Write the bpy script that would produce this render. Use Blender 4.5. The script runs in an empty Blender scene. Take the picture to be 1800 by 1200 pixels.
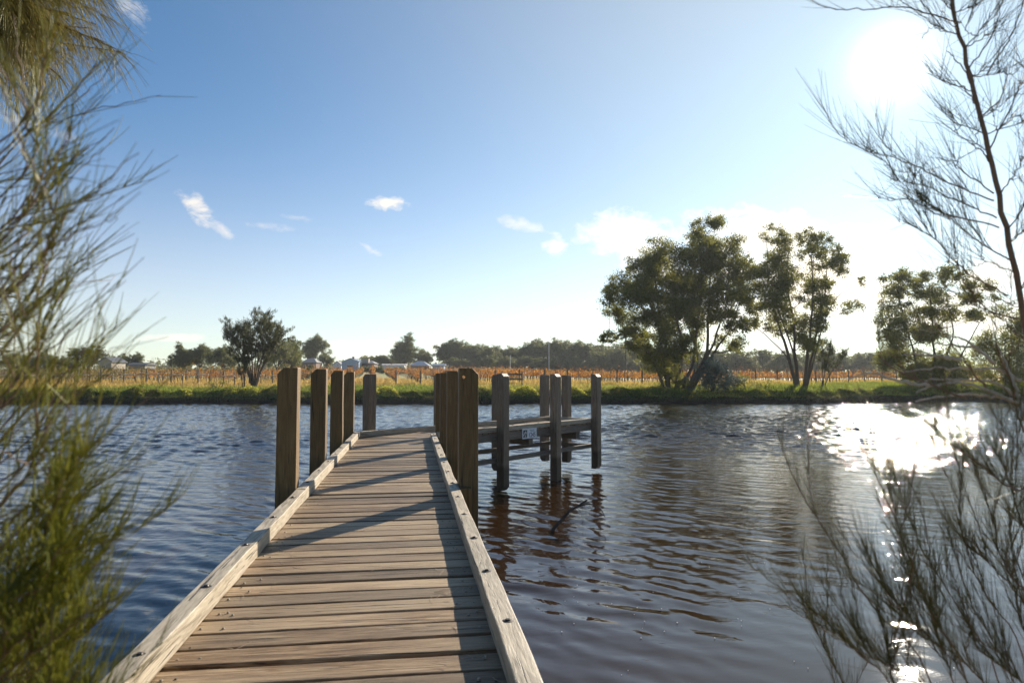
import bpy, bmesh, math, random
import numpy as np
R = math.radians
SC = bpy.context.scene
COL = SC.collection
rng = np.random.default_rng(7)
random.seed(7)

# ------------------------------------------------------------------ helpers
EZ = 3.1                      # eye height above the water (water is z = 0)
PITCH = math.atan(62 / 1200)

def ray(px, py):
    x = (px - 900) / 1200; u = (600 - py) / 1200
    return np.array([x, math.cos(PITCH) - math.sin(PITCH) * u, math.cos(PITCH) * u + math.sin(PITCH)])
def at_z(px, py, z):
    r = ray(px, py); return r * ((z - EZ) / r[2]) + np.array([0, 0, EZ])
def at_y(px, py, y):
    r = ray(px, py); return r * (y / r[1]) + np.array([0, 0, EZ])

def tag(o, label=None, cat=None, group=None, kind=None):
    if label: o['label'] = label
    if cat: o['category'] = cat
    if group: o['group'] = group
    if kind: o['kind'] = kind
    return o
def empty(name, loc=(0, 0, 0), rz=0.0):
    o = bpy.data.objects.new(name, None); COL.objects.link(o)
    o.location = loc; o.rotation_euler = (0, 0, rz); o.empty_display_size = .2
    return o
def link(name, me, parent=None, loc=(0, 0, 0), rz=0.0):
    o = bpy.data.objects.new(name, me); COL.objects.link(o)
    o.parent = parent; o.location = loc; o.rotation_euler = (0, 0, rz)
    return o
def copy_tree(o, parent=None):
    c = o.copy(); COL.objects.link(c); c.parent = parent
    for ch in list(o.children): copy_tree(ch, c)
    return c

class MB:
    """collects polygons for ONE mesh"""
    def __init__(s): s.v = []; s.f = []; s.m = []
    def add(s, vs, fs, m=0):
        b = len(s.v); s.v.extend([tuple(map(float, v)) for v in vs])
        for f in fs: s.f.append([i + b for i in f]); s.m.append(m)
    def box(s, c, d, rz=0.0, m=0, rx=0.0):
        x, y, z = d[0] / 2, d[1] / 2, d[2] / 2
        vs = []
        for sx, sy, sz in ((-1,-1,-1),(1,-1,-1),(1,1,-1),(-1,1,-1),(-1,-1,1),(1,-1,1),(1,1,1),(-1,1,1)):
            a, b_, q = sx * x, sy * y, sz * z
            b_, q = b_ * math.cos(rx) - q * math.sin(rx), b_ * math.sin(rx) + q * math.cos(rx)
            vs.append((c[0] + a * math.cos(rz) - b_ * math.sin(rz), c[1] + a * math.sin(rz) + b_ * math.cos(rz), c[2] + q))
        s.add(vs, ((0,3,2,1),(4,5,6,7),(0,1,5,4),(1,2,6,5),(2,3,7,6),(3,0,4,7)), m)
    def prism(s, poly, z0, z1, m=0):
        n = len(poly)
        vs = [(p[0], p[1], z0) for p in poly] + [(p[0], p[1], z1) for p in poly]
        fs = [tuple(range(n))[::-1], tuple(range(n, 2 * n))] + [(i, (i + 1) % n, n + (i + 1) % n, n + i) for i in range(n)]
        s.add(vs, fs, m)
    def tube(s, pts, rad, n=6, m=0, cap=True):
        P = np.array(pts, float); K = len(P)
        rad = np.broadcast_to(np.array(rad, float), (K,))
        T = np.gradient(P, axis=0); T /= np.linalg.norm(T, axis=1)[:, None] + 1e-9
        up = np.array([0.31, 0.17, 0.93]);
        if abs(T[0] @ up) > .9: up = np.array([1., .1, 0])
        vs = []
        for k in range(K):
            a = np.cross(T[k], up); a /= np.linalg.norm(a) + 1e-9; b = np.cross(T[k], a)
            for i in range(n):
                w = 2 * math.pi * i / n
                vs.append(P[k] + rad[k] * (a * math.cos(w) + b * math.sin(w)))
        fs = []
        for k in range(K - 1):
            for i in range(n):
                j = (i + 1) % n
                fs.append((k * n + i, k * n + j, (k + 1) * n + j, (k + 1) * n + i))
        if cap: fs += [tuple(range(n))[::-1], tuple(range((K - 1) * n, K * n))]
        s.add(vs, fs, m)
    def build(s, name, mats, parent=None, loc=(0, 0, 0), rz=0.0, smooth=False, bevel=0):
        me = bpy.data.meshes.new(name); me.from_pydata(s.v, [], s.f)
        for m in (mats if isinstance(mats, (list, tuple)) else [mats]): me.materials.append(m)
        me.polygons.foreach_set('material_index', s.m)
        if smooth: me.polygons.foreach_set('use_smooth', [True] * len(me.polygons))
        me.update()
        o = link(name, me, parent, loc, rz)
        if bevel:
            b = o.modifiers.new('edge', 'BEVEL'); b.width = bevel; b.segments = 2; b.limit_method = 'ANGLE'; b.angle_limit = R(40)
        return o

def np_mesh(name, V, F, mat, col=None, smooth=False):
    """V (n,3), F (m,k) -> mesh datablock; col (m,3) one colour per face"""
    V = np.ascontiguousarray(V, np.float32); F = np.ascontiguousarray(F, np.int32)
    m, k = F.shape
    me = bpy.data.meshes.new(name)
    me.vertices.add(len(V)); me.vertices.foreach_set('co', V.ravel())
    me.loops.add(m * k); me.loops.foreach_set('vertex_index', F.ravel())
    me.polygons.add(m); me.polygons.foreach_set('loop_start', np.arange(0, m * k, k, dtype=np.int32))
    if smooth: me.polygons.foreach_set('use_smooth', np.ones(m, bool))
    me.update(calc_edges=True)
    if col is not None:
        a = me.attributes.new('tint', 'FLOAT_COLOR', 'FACE')
        c = np.ones((m, 4), np.float32); c[:, :3] = col; a.data.foreach_set('color', c.ravel())
    for q in (mat if isinstance(mat, (list, tuple)) else [mat]): me.materials.append(q)
    return me

def rand_unit(n):
    v = rng.normal(size=(n, 3)); return v / np.linalg.norm(v, axis=1)[:, None]
def nrm(v): return v / (np.linalg.norm(v, axis=-1, keepdims=True) + 1e-9)

def leaves(C, D, L, W):
    """diamond leaves: centres C (n,3), long axis D (n,3), length L (n), width W (n)"""
    n = len(C); D = nrm(D); S = nrm(np.cross(D, rand_unit(n)))
    L = np.broadcast_to(L, (n,))[:, None]; W = np.broadcast_to(W, (n,))[:, None]
    V = np.stack([C - D * L / 2, C + S * W / 2 - D * L * .08, C + D * L / 2, C - S * W / 2 - D * L * .08], 1).reshape(-1, 3)
    return V, np.arange(4 * n).reshape(n, 4)

def needles(P, D, L, r, bend, K=4):
    """thin curved 3-sided tubes. P start, D direction, L length, bend (n,3) added quadratically"""
    n = len(P); D = nrm(D); t = np.linspace(0, 1, K)
    L = np.broadcast_to(L, (n,)); r = np.broadcast_to(r, (n,))
    X = P[:, None] + D[:, None] * (t[None, :, None] * L[:, None, None]) + bend[:, None] * (t ** 2)[None, :, None]
    A = nrm(np.cross(D, rand_unit(n))); B = np.cross(D, A)
    rr = r[:, None] * (1 - .55 * t[None])
    w = np.arange(3) * 2 * math.pi / 3
    ring = A[:, None, None] * np.cos(w)[None, None, :, None] + B[:, None, None] * np.sin(w)[None, None, :, None]
    V = X[:, :, None] + ring * rr[:, :, None, None]
    V = V.reshape(-1, 3)
    base = (np.arange(n) * K * 3)[:, None, None]
    k = np.arange(K - 1)[None, :, None] * 3; i = np.arange(3)[None, None]; j = (i + 1) % 3
    F = np.stack([base + k + i, base + k + j, base + k + 3 + j, base + k + 3 + i], -1).reshape(-1, 4)
    return V, F

def merge(parts):
    Vs, Fs, b = [], [], 0
    for V, F in parts: Vs.append(V); Fs.append(F + b); b += len(V)
    return np.concatenate(Vs), np.concatenate(Fs)
def spline(pts, n):
    P = np.array(pts, float); K = len(P)
    if K == 2: return P[0] + (P[1] - P[0]) * np.linspace(0, 1, n)[:, None]
    Q = np.vstack([2 * P[0] - P[1], P, 2 * P[-1] - P[-2]]); out = []
    for u in np.linspace(0, K - 1 - 1e-6, n):
        i = int(u); f = u - i; a, b, c, d = Q[i:i + 4]
        out.append(.5 * (2 * b + (c - a) * f + (2 * a - 5 * b + 4 * c - d) * f * f + (3 * b - a - 3 * c + d) * f ** 3))
    return np.array(out)
def sstep(a, b, x):
    t = np.clip((x - a) / (b - a), 0, 1); return t * t * (3 - 2 * t)

# ------------------------------------------------------------------ materials
class NT:
    def __init__(s, nt): s.t = nt; nt.nodes.clear()
    def n(s, kind, **kw):
        q = s.t.nodes.new(kind)
        for k, v in kw.items():
            if k.startswith('i_'): q.inputs[int(k[2:]) if k[2:].isdigit() else k[2:].replace('_', ' ')].default_value = v
            else: setattr(q, k, v)
        return q
    def l(s, a, b): s.t.links.new(a, b)
    def math(s, op, a, b=None, c=None, clamp=False):
        q = s.n('ShaderNodeMath', operation=op, use_clamp=clamp)
        for i, x in enumerate((a, b, c)):
            if x is None: continue
            if isinstance(x, (int, float)): q.inputs[i].default_value = x
            else: s.l(x, q.inputs[i])
        return q.outputs[0]
    def mix(s, f, a, b, blend='MIX'):
        q = s.n('ShaderNodeMix', data_type='RGBA', blend_type=blend, clamp_factor=True)
        for i, x in ((0, f), (6, a), (7, b)):
            if isinstance(x, (int, float)): q.inputs[i].default_value = x
            elif isinstance(x, tuple): q.inputs[i].default_value = (*x[:3], 1)
            else: s.l(x, q.inputs[i])
        return q.outputs[2]
    def ramp(s, f, stops):
        q = s.n('ShaderNodeValToRGB'); e = q.color_ramp.elements
        while len(e) < len(stops): e.new(.5)
        for k, (p, c) in enumerate(stops):
            e[k].position = p; e[k].color = (*c, 1) if isinstance(c, tuple) else (c, c, c, 1)
        s.l(f, q.inputs[0]); return q.outputs[0]
    def noise(s, vec, scale, detail=4, rough=.55, dist=0):
        q = s.n('ShaderNodeTexNoise'); q.inputs['Scale'].default_value = scale; q.inputs['Detail'].default_value = detail
        q.inputs['Roughness'].default_value = rough; q.inputs['Distortion'].default_value = dist
        if vec is not None: s.l(vec, q.inputs['Vector'])
        return q.outputs[0]
def new_mat(name):
    m = bpy.data.materials.new(name); m.use_nodes = True; t = NT(m.node_tree)
    return m, t, t.n('ShaderNodeOutputMaterial')
def plain(name, c, rough=.6, metal=0, vary=.15, scale=6):
    m, t, out = new_mat(name); p = t.n('ShaderNodeBsdfPrincipled')
    tc = t.n('ShaderNodeTexCoord').outputs['Object']
    nz = t.noise(tc, scale, 5)
    f = t.math('MULTIPLY_ADD', nz, 2 * vary, 1 - vary)
    q = t.n('ShaderNodeVectorMath', operation='SCALE'); q.inputs[0].default_value = c; t.l(f, q.inputs['Scale'])
    t.l(q.outputs[0], p.inputs['Base Color']); p.inputs['Roughness'].default_value = rough; p.inputs['Metallic'].default_value = metal
    t.l(p.outputs[0], out.inputs[0]); return m

def wood(name, dark, mid, light, axis, island=True, wet=False, crack=.5, bump=.5, stain=.5, vary=(.72, 1.2), weather=None):
    m, t, out = new_mat(name); p = t.n('ShaderNodeBsdfPrincipled')
    tc = t.n('ShaderNodeTexCoord').outputs['Object']
    geo = t.n('ShaderNodeNewGeometry'); oi = t.n('ShaderNodeObjectInfo')
    rnd = t.math('FRACT', t.math('ADD', geo.outputs['Random Per Island'] if island else 0.0, oi.outputs['Random']))
    off = t.n('ShaderNodeCombineXYZ')
    for i in range(3): t.l(t.math('MULTIPLY', rnd, 13.7 + 9 * i), off.inputs[i])
    add = t.n('ShaderNodeVectorMath', operation='ADD'); t.l(tc, add.inputs[0]); t.l(off.outputs[0], add.inputs[1])
    def stretched(k):
        mp = t.n('ShaderNodeMapping'); s = [1, 1, 1]; s['xyz'.index(axis)] = k; mp.inputs['Scale'].default_value = s
        t.l(add.outputs[0], mp.inputs[0]); return mp.outputs[0]
    g1 = t.noise(stretched(.09), 34, 5, .65, .6)
    g2 = t.noise(stretched(.05), 120, 3, .7)
    st = t.noise(stretched(.35), 3.2, 4, .6, .4)
    ck = t.noise(stretched(.022), 70, 2, .5, .8)
    c = t.ramp(g1, [(.30, dark), (.49, mid), (.68, light)])
    c = t.mix(t.math('MULTIPLY_ADD', g2, 2.2, -.62, True), t.mix(.62, c, dark), c)
    c = t.mix(t.math('MULTIPLY', t.ramp(st, [(.42, 0.), (.68, 1.)]), stain), c, t.mix(.35, dark, mid))
    if weather:
        w2 = t.noise(stretched(.25), 1.3, 3, .6)
        c = t.mix(t.ramp(w2, [(.4, 0.), (.62, .75)]), c, weather)
    cr = t.ramp(ck, [(.0, 0.), (.345, 0.), (.365, 1.), (1., 1.)])      # thin dark drying cracks along the grain
    cr2 = t.math('SUBTRACT', 1.0, t.math('MULTIPLY', t.math('SUBTRACT', 1.0, cr), crack))
    c = t.mix(t.math('SUBTRACT', 1.0, cr2), c, (.02, .015, .01))
    vr = t.math('MULTIPLY_ADD', rnd, vary[1] - vary[0], vary[0])
    q = t.n('ShaderNodeVectorMath', operation='SCALE'); t.l(c, q.inputs[0]); t.l(vr, q.inputs['Scale']); c = q.outputs[0]
    rough = .56
    if wet:                                                           # tide stain below about 0.75 m
        sep = t.n('ShaderNodeSeparateXYZ'); t.l(geo.outputs['Position'], sep.inputs[0])
        zz = t.math('ADD', sep.outputs[2], t.math('MULTIPLY', st, .35))
        f = t.ramp(zz, [(.0, 1.), (.78, 1.), (.92, 0.)])
        c = t.mix(t.math('MULTIPLY', f, .8), c, (.035, .022, .012))
    t.l(c, p.inputs['Base Color']); p.inputs['Roughness'].default_value = rough; p.inputs['Specular IOR Level'].default_value = .38
    h = t.math('ADD', t.math('MULTIPLY', g1, .6), t.math('ADD', t.math('MULTIPLY', g2, .4), t.math('MULTIPLY', cr2, .8)))
    b = t.n('ShaderNodeBump'); b.inputs['Strength'].default_value = bump; b.inputs['Distance'].default_value = .008
    t.l(h, b.inputs['Height']); t.l(b.outputs[0], p.inputs['Normal'])
    t.l(p.outputs[0], out.inputs[0]); return m

def leaf_mat(name, c1, c2, trans=.4, tcol=None, attr=False, rough=.55, spec=.25):
    m, t, out = new_mat(name); p = t.n('ShaderNodeBsdfPrincipled'); tr = t.n('ShaderNodeBsdfTranslucent'); mx = t.n('ShaderNodeMixShader')
    r = t.n('ShaderNodeNewGeometry').outputs['Random Per Island']
    if attr:
        a = t.n('ShaderNodeAttribute', attribute_name='tint').outputs['Color']
        q = t.n('ShaderNodeVectorMath', operation='SCALE'); t.l(a, q.inputs[0]); t.l(t.math('MULTIPLY_ADD', r, .7, .65), q.inputs['Scale']); c = q.outputs[0]
    else: c = t.mix(r, c1, c2)
    t.l(c, p.inputs['Base Color']); p.inputs['Roughness'].default_value = rough; p.inputs['Specular IOR Level'].default_value = spec
    if tcol: c = t.mix(.6, c, tcol)
    t.l(c, tr.inputs[0]); mx.inputs[0].default_value = trans
    t.l(p.outputs[0], mx.inputs[1]); t.l(tr.outputs[0], mx.inputs[2]); t.l(mx.outputs[0], out.inputs[0]); return m

M = {}
M['deck'] = wood('deck_boards', (.055, .030, .013), (.32, .20, .098), (.62, .46, .275), 'x', crack=.92, bump=1.0, stain=.65, vary=(.46, 1.12), weather=(.40, .30, .185))
M['kerb'] = wood('grey_weathered_kerb', (.22, .18, .13), (.50, .43, .32), (.66, .585, .46), 'y', crack=.85, bump=.8, stain=.25, vary=(.88, 1.08))
M['post'] = wood('brown_post_timber', (.10, .055, .018), (.175, .105, .036), (.25, .162, .066), 'z', wet=True, crack=.85, bump=.7, stain=.45, vary=(.85, 1.1))
M['pile'] = wood('grey_pile_timber', (.12, .082, .05), (.21, .158, .108), (.32, .255, .19), 'z', wet=True, crack=.9, bump=.7, stain=.45, vary=(.85, 1.15))
M['beam'] = wood('grey_beam_timber', (.10, .08, .058), (.20, .165, .13), (.30, .255, .21), 'y', crack=.6, bump=.6, stain=.5)
M['bolt'] = plain('rusted_bolt', (.05, .04, .035), .5, .6)
M['nail'] = plain('galvanised_spike', (.30, .25, .19), .45, .5)

# ------------------------------------------------------------------ jetty
TH = math.atan(.1475)                         # the walkway bears 8.4 degrees to the left of straight ahead
O0 = np.array([-.395, 0.])                    # a point of its centre line
E = np.array([-math.sin(TH), math.cos(TH)]); N = np.array([math.cos(TH), math.sin(TH)])
HI, HO = .866, .99                            # half widths inside / outside the kerbs
ZD = 1.60; KH = .13; KW = HO - HI
PA = np.array([.616, .788]); PA /= np.linalg.norm(PA); PN = np.array([PA[1], -PA[0]])      # platform axis, normal to the near side
PE = np.array([2.67, 22.65]); PW = 1.8        # near outer corner of the platform's end
RZP = -math.atan2(PA[0], PA[1])
def wl(s, t): return O0 + N * s + E * t       # walkway frame -> world
def pl(s, t): return PE + PN * s - PA * t     # platform frame: s from near edge (outward +), t back from the end
def isect(p, d, q, e):
    A = np.array([d, -e]).T; k = np.linalg.solve(A, q - p); return p + d * k[0]
CL = isect(wl(-HO, 0), E, pl(-PW, 0), PA); CR = isect(wl(HO, 0), E, PE, PA)
jetty = empty('jetty', (*O0, 0.0), 0)
tag(jetty, 'weathered timber jetty with kerbs and tall square posts, bending right over the river', 'jetty')
def J(o):                                     # world-space object -> part of the jetty
    o.parent = jetty; o.location = (o.location[0] - O0[0], o.location[1] - O0[1], o.location[2]); return o

def clip(poly, p, n):                         # keep the side where (x-p).n <= 0
    out = []; k = len(poly)
    for i in range(k):
        a, b = poly[i], poly[(i + 1) % k]; da, db = (a - p) @ n, (b - p) @ n
        if da <= 0: out.append(a)
        if da * db < 0: out.append(a + (b - a) * (da / (da - db)))
    return out
miter_d = CR - CL; miter_n = np.array([-miter_d[1], miter_d[0]]); miter_n /= np.linalg.norm(miter_n)
if miter_n @ E < 0: miter_n = -miter_n

def plank(w, half, y0):
    xs = np.linspace(-half, half, 9); j = lambda: rng.normal(0, .0016, 9)
    e1, e2 = rng.uniform(-.012, .012, 2)
    xs1 = xs.copy(); xs1[0] += e1; xs1[-1] += e2
    return [np.array([x, y0 + d]) for x, d in zip(xs1, j())] + [np.array([x, y0 + w + d]) for x, d in zip(xs1[::-1], j())]
def world_to(frame_o, a, b, p): d = p - frame_o; return np.array([d @ a, d @ b])
# walkway boards (local x across, y along)
mb = MB(); y = -2.4; pitch = .236
mp = world_to(O0, N, E, CL); mn = np.array([miter_n @ N, miter_n @ E])
while y < 18.4:
    g = rng.uniform(.024, .042) + (.010 if rng.random() < .15 else 0); wv = pitch - g + rng.uniform(-.006, .006)
    poly = clip(plank(wv, HO, y), mp, mn)
    if len(poly) > 3:
        dz = rng.normal(0, .0035); b0 = len(mb.v); mb.prism(poly, ZD - .05, ZD + dz)
        tl, tw = rng.normal(0, .0018), rng.normal(0, .002)
        for k in range(b0, len(mb.v)):
            X = mb.v[k]; mb.v[k] = (X[0], X[1], X[2] + tl * X[0] + tw * math.sin((X[1] - y) / wv * math.pi))
    y += wv + g
J(mb.build('walkway_deck', M['deck'], None, (*O0, 0), TH, bevel=.013))
# platform boards (local y along PA measured from the end corner backwards is negative)
def pframe(p): d = p - PE; return np.array([d @ PN, d @ PA])
mb = MB(); y = -9.6; cpl = pframe(CL); mnp = np.array([-miter_n @ PN, -miter_n @ PA])
while y < 0:
    g = rng.uniform(.022, .036); wv = min(pitch - g, -y)
    q = plank(wv, PW / 2, y); q = [p + np.array([-PW / 2, 0]) for p in q]
    poly = clip(q, cpl, mnp)
    if wv > .05 and len(poly) > 3: mb.prism(poly, ZD - .05, ZD + rng.normal(0, .0022))
    y += wv + g
J(mb.build('platform_deck', M['deck'], None, (*PE, 0), RZP, bevel=.013))

# spikes holding the boards down: two rows a side
mb = MB(); y = -2.4
def stud(mb, x, y, z, r, h, n=7):
    vs = [(x + r * math.cos(k * 6.2832 / n), y + r * math.sin(k * 6.2832 / n), z) for k in range(n)]
    vs += [(x + r * .6 * math.cos(k * 6.2832 / n), y + r * .6 * math.sin(k * 6.2832 / n), z + h) for k in range(n)]
    mb.add(vs, [(k, (k + 1) % n, n + (k + 1) % n, n + k) for k in range(n)] + [tuple(range(n, 2 * n))])
dark = MB()
while y < 16.8:
    for sgn in (-1, 1):
        for off, pr in ((.06, 1), (.15, .45), (.105, .35)):
            if rng.random() < pr:
                x = sgn * (HI - off) + rng.normal(0, .012); yy = y + .118 + rng.normal(0, .04)
                (stud(mb, x, yy, ZD + .002, .0105, .009) if rng.random() < (.55 if y < 7 else .2) else stud(dark, x, yy, ZD + .0015, .009, .003))
    y += pitch
sp = J(mb.build('deck_spikes', M['nail'], None, (*O0, 0), TH)); tag(sp, kind='stuff')
sp = J(dark.build('rusty_nail_heads', M['bolt'], None, (*O0, 0), TH)); tag(sp, kind='stuff')

# kerbs: each timber a part, its bolt heads sub-parts
bolt_me = None
def beam_mesh(L, w, h, jit=.003, n=None):
    n = n or max(3, int(L / .35)); m_ = MB(); ring = []
    for k in range(n + 1):
        yv = -L / 2 + L * k / n
        for (x, z) in ((-w / 2, 0), (w / 2, 0), (w / 2, h), (-w / 2, h)):
            ring.append((x + rng.normal(0, jit), yv, z + (rng.normal(0, jit) if z > 0 else 0)))
    fs = [(0, 1, 2, 3), tuple(4 * n + q for q in (3, 2, 1, 0))]
    for k in range(n):
        for q in range(4): fs.append((4 * k + q, 4 * k + 4 + q, 4 * k + 4 + (q + 1) % 4, 4 * k + (q + 1) % 4))
    m_.add(ring, fs); return m_
def timber(name, p, q, w, h, z, mat, bolts=0, jit=.003, bevel=.007, bolt_off=0.0):
    d = q - p; L = float(np.linalg.norm(d)); c = (p + q) / 2; rz = -math.atan2(d[0], d[1])
    o = J(beam_mesh(L, w, h, jit).build(name, mat, None, (c[0], c[1], z), rz, bevel=bevel))
    for k in range(bolts):
        global bolt_me
        if bolt_me is None:
            b = MB(); stud(b, 0, 0, 0, .02, .012, 10); stud(b, 0, 0, .001, .034, .0035, 14)
            bo = b.build('bolt', M['bolt']); bolt_me = bo.data; bpy.data.objects.remove(bo)
        yv = -L / 2 + L * (k + .5 + bolt_off) / bolts
        link('bolt', bolt_me, o, (rng.normal(0, .006), yv, h + .001))
    return o
ks = (HI + HO) / 2
tl_end = (CL - O0) @ E; tr_end = (CR - O0) @ E
for (a, b, n) in ((-2.4, 3.05, 5), (3.054, 8.62, 5), (8.624, tl_end - .09, 8)):
    timber('kerb', wl(-ks, a), wl(-ks, b), KW, KH + rng.uniform(-.004, .004), ZD + .003, M['kerb'], n)
for (a, b, n) in ((-2.4, 2.3, 4), (2.304, 8.30, 6), (8.304, tr_end + .02, 8)):
    timber('kerb', wl(ks, a), wl(ks, b), KW, KH + rng.uniform(-.004, .004), ZD + .003, M['kerb'], n)
tb = (CL - pl(-PW, 0)) @ -PA
for (a, b) in ((tb - .05, 4.2), (4.196, .0)):
    timber('kerb', pl(-PW + KW / 2, a), pl(-PW + KW / 2, b), KW, KH, ZD + .003, M['kerb'], 3)
timber('kerb', pl(-PW + KW + .004, KW / 2), pl(-KW - .004, KW / 2), KW, KH - .003, ZD + .003, M['kerb'], 2)
tn = (CR - PE) @ -PA
timber('kerb', pl(-KW / 2, tn - .1), pl(-KW / 2, 3.62), KW, KH, ZD + .003, M['kerb'], 3)
timber('kerb', pl(-KW / 2, 3.616), pl(-KW / 2, 0), KW, KH, ZD + .003, M['kerb'], 3)
# fascia beams under the boards
for s in (-1, 1):
    timber('beam', wl(s * (HO - .06), -2.4), wl(s * (HO - .06), (tl_end if s < 0 else tr_end) - .05), .10, .22, ZD - .273, M['beam'])
timber('beam', wl(0, -2.4), wl(0, 16.7), .10, .22, ZD - .273, M['beam'])
timber('beam', pl(-.05, tn - .02), pl(-.05, 0.0), .10, .20, ZD - .253, M['beam'])
timber('beam', pl(-PW + .05, tb - .1), pl(-PW + .05, 0.0), .10, .20, ZD - .253, M['beam'])
timber('beam', pl(-PW + .104, .05), pl(-.104, .05), .09, .2, ZD - .253, M['beam'])
# low fender rails between the piles
timber('rail', pl(-.05, tn + .02), pl(-.05, 2.34), .075, .13, .76, M['beam'])
timber('rail', pl(-.05, 2.335), pl(-.05, -.02), .075, .13, .77, M['beam'])
timber('rail', pl(-PW + .05, tb - .1), pl(-PW + .05, .02), .075, .13, .76, M['beam'])
timber('rail', pl(-PW + .1, .04), pl(-.1, .04), .075, .13, .765, M['beam'])
# cross heads and stub piles below the deck
for t_ in (.75, 3.3, 5.9):
    timber('crosshead', pl(-PW + .104, t_), pl(-.104, t_), .2, .22, ZD - .49, M['beam'])
for t_ in (8.8, 11.65, 14.45):
    timber('crosshead', wl(-HO + .115, t_), wl(HO - .115, t_), .2, .22, ZD - .495, M['beam'])

# posts: square timber, outer top corner cut at 45 degrees
def post_mesh(w, ztop, zbot, chx=.078, chz=.08, tipb=0.0, hole=None):
    """outer side is +x"""
    h = w / 2; m_ = MB()
    zs = np.linspace(zbot + (tipb if tipb else 0), ztop - chz, 8)
    prof = []
    n = len(zs)
    L = [(-h + rng.normal(0, .0022), z) for z in zs]; Rr = [(h + rng.normal(0, .0022), z) for z in zs]
    pts = []
    if tipb: pts += [(h * .05, zbot), (-h, zbot)] if False else [(-h, zbot), (h * .25, zbot)]
    else: pts += [(-h, zbot), (h, zbot)]
    poly = pts + Rr[(0 if tipb else 1):] + [(h - chx, ztop + rng.normal(0, .003)), (-h, ztop + rng.normal(0, .004))] + L[::-1][:-1]
    k = len(poly)
    vs = [(x, -h + rng.normal(0, .0012), z) for x, z in poly] + [(x, h + rng.normal(0, .0012), z) for x, z in poly]
    fs = [tuple(range(k)), tuple(range(k, 2 * k))[::-1]] + [(i, k + i, k + (i + 1) % k, (i + 1) % k) for i in range(k)]
    m_.add(vs, fs); return m_
def post(c, rz, mat, w=.245, ztop=3.21, zbot=-1.0, tipb=0.0):
    m_ = post_mesh(w, ztop, zbot, tipb=tipb)
    o = m_.build('post', mat, None, (c[0], c[1], 0), rz, bevel=.006)
    bm = bmesh.new(); bm.from_mesh(o.data); bmesh.ops.recalc_face_normals(bm, faces=bm.faces); bm.to_mesh(o.data); bm.free()
    return J(o)
first_right = None
TT = (8.8, 11.65, 14.45, 17.2)
for i, t_ in enumerate(TT):
    post(wl(-HO - .128, t_), TH + math.pi, M['post'], ztop=3.215 + rng.uniform(-.012, .012))
    o = post(wl(HO + .128, t_ + (.0 if i else -.05)), TH, M['post'], ztop=3.21 - (.02 if i else 0) + rng.uniform(-.01, .01))
    if i == 0: first_right = o
# drilled hole near the head of the first right-hand post (daylight shows through it)
cm = MB(); hp = at_y(815, 662.5, float(wl(HO + .128, 8.75)[1]) - .12)
d_ = nrm(hp - np.array([0, 0, EZ])); cm.tube([hp - d_ * .3, hp + d_ * .7], .021, 20)
cut = cm.build('drill', M['post']); cut.hide_render = True
bo = first_right.modifiers.new('drill', 'BOOLEAN'); bo.object = cut; bo.operation = 'DIFFERENCE'; bo.solver = 'EXACT'
bpy.context.view_layer.update()
dg = bpy.context.evaluated_depsgraph_get()
me2 = bpy.data.meshes.new_from_object(first_right.evaluated_get(dg)); first_right.modifiers.clear(); first_right.data = me2
bpy.data.objects.remove(cut)
# packing block against the first right-hand post
b = MB(); b.box((0, 0, 0), (.15, .11, .55)); q = wl(HO + .083, 8.75 - .183)
J(b.build('packing_block', M['post'], None, (q[0], q[1], 1.44), TH, bevel=.006))
for t_ in (0.0, 2.36, 4.9):
    post(pl(.127, t_), RZP, M['pile'], ztop=3.17 + rng.uniform(-.02, .02), zbot={0.0: .1, 2.36: -1.0, 4.9: .02}[t_], tipb=.1 if t_ != 2.36 else 0)
for t_, zb in ((.03, .2), (2.65, .15), (5.25, .15), (7.84, .15)):
    post(pl(-PW - .127, t_), RZP + math.pi, M['pile'], ztop=3.16 + rng.uniform(-.02, .02), zbot=zb, tipb=.1)
post(pl(-1.12, -.127), RZP + math.pi / 2, M['pile'], ztop=3.15, zbot=.2, tipb=.1)

# number sign on the platform's near beam
def text_mesh(body, size, ext=.002):
    cu = bpy.data.curves.new('lettering', 'FONT'); cu.body = body; cu.size = size; cu.extrude = ext; cu.offset = .002; cu.space_character = 1.12
    cu.align_x = 'CENTER'; cu.align_y = 'CENTER'
    o = bpy.data.objects.new('lettering', cu); COL.objects.link(o); bpy.context.view_layer.update()
    me = bpy.data.meshes.new_from_object(o.evaluated_get(bpy.context.evaluated_depsgraph_get()))
    bpy.data.objects.remove(o); return me
M['sign_white'] = plain('sign_white_paint', (.72, .75, .78), .4, 0, .08)
M['sign_black'] = plain('sign_black_paint', (.015, .02, .028), .45)
M['sign_grey'] = plain('sign_grey_print', (.25, .28, .32), .5)
q = pl(.012, 3.53)
sign = empty('jetty_sign', (q[0], q[1], 1.325)); sign.rotation_euler = (0, 0, math.atan2(PA[1], PA[0]))
tag(sign, 'small white plate reading 1245 with a black emblem, on the side of the jetty platform', 'sign')
SW, SH = .69, .29
b = MB(); b.box((0, 0, SH / 2), (SW, .014, SH)); b.build('plate', M['sign_white'], sign, bevel=.002)
def onface(name, me_or_mb, mat, x, z, lift=.0085):
    if isinstance(me_or_mb, MB): o = me_or_mb.build(name, mat, sign)
    else:
        me_or_mb.materials.clear(); me_or_mb.materials.append(mat); o = link(name, me_or_mb, sign)
    o.location = (x, -lift, z); o.rotation_euler = (math.pi / 2, 0, 0); return o
tm = text_mesh('1245', .19); o = onface('number', tm, M['sign_black'], .115, .092); o.scale = (.84, 1, 1)
e = MB(); e.box((0, 0, 0), (.185, .215, .003)); em = onface('emblem', e, M['sign_black'], -.215, .142)
s_ = MB()
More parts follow.
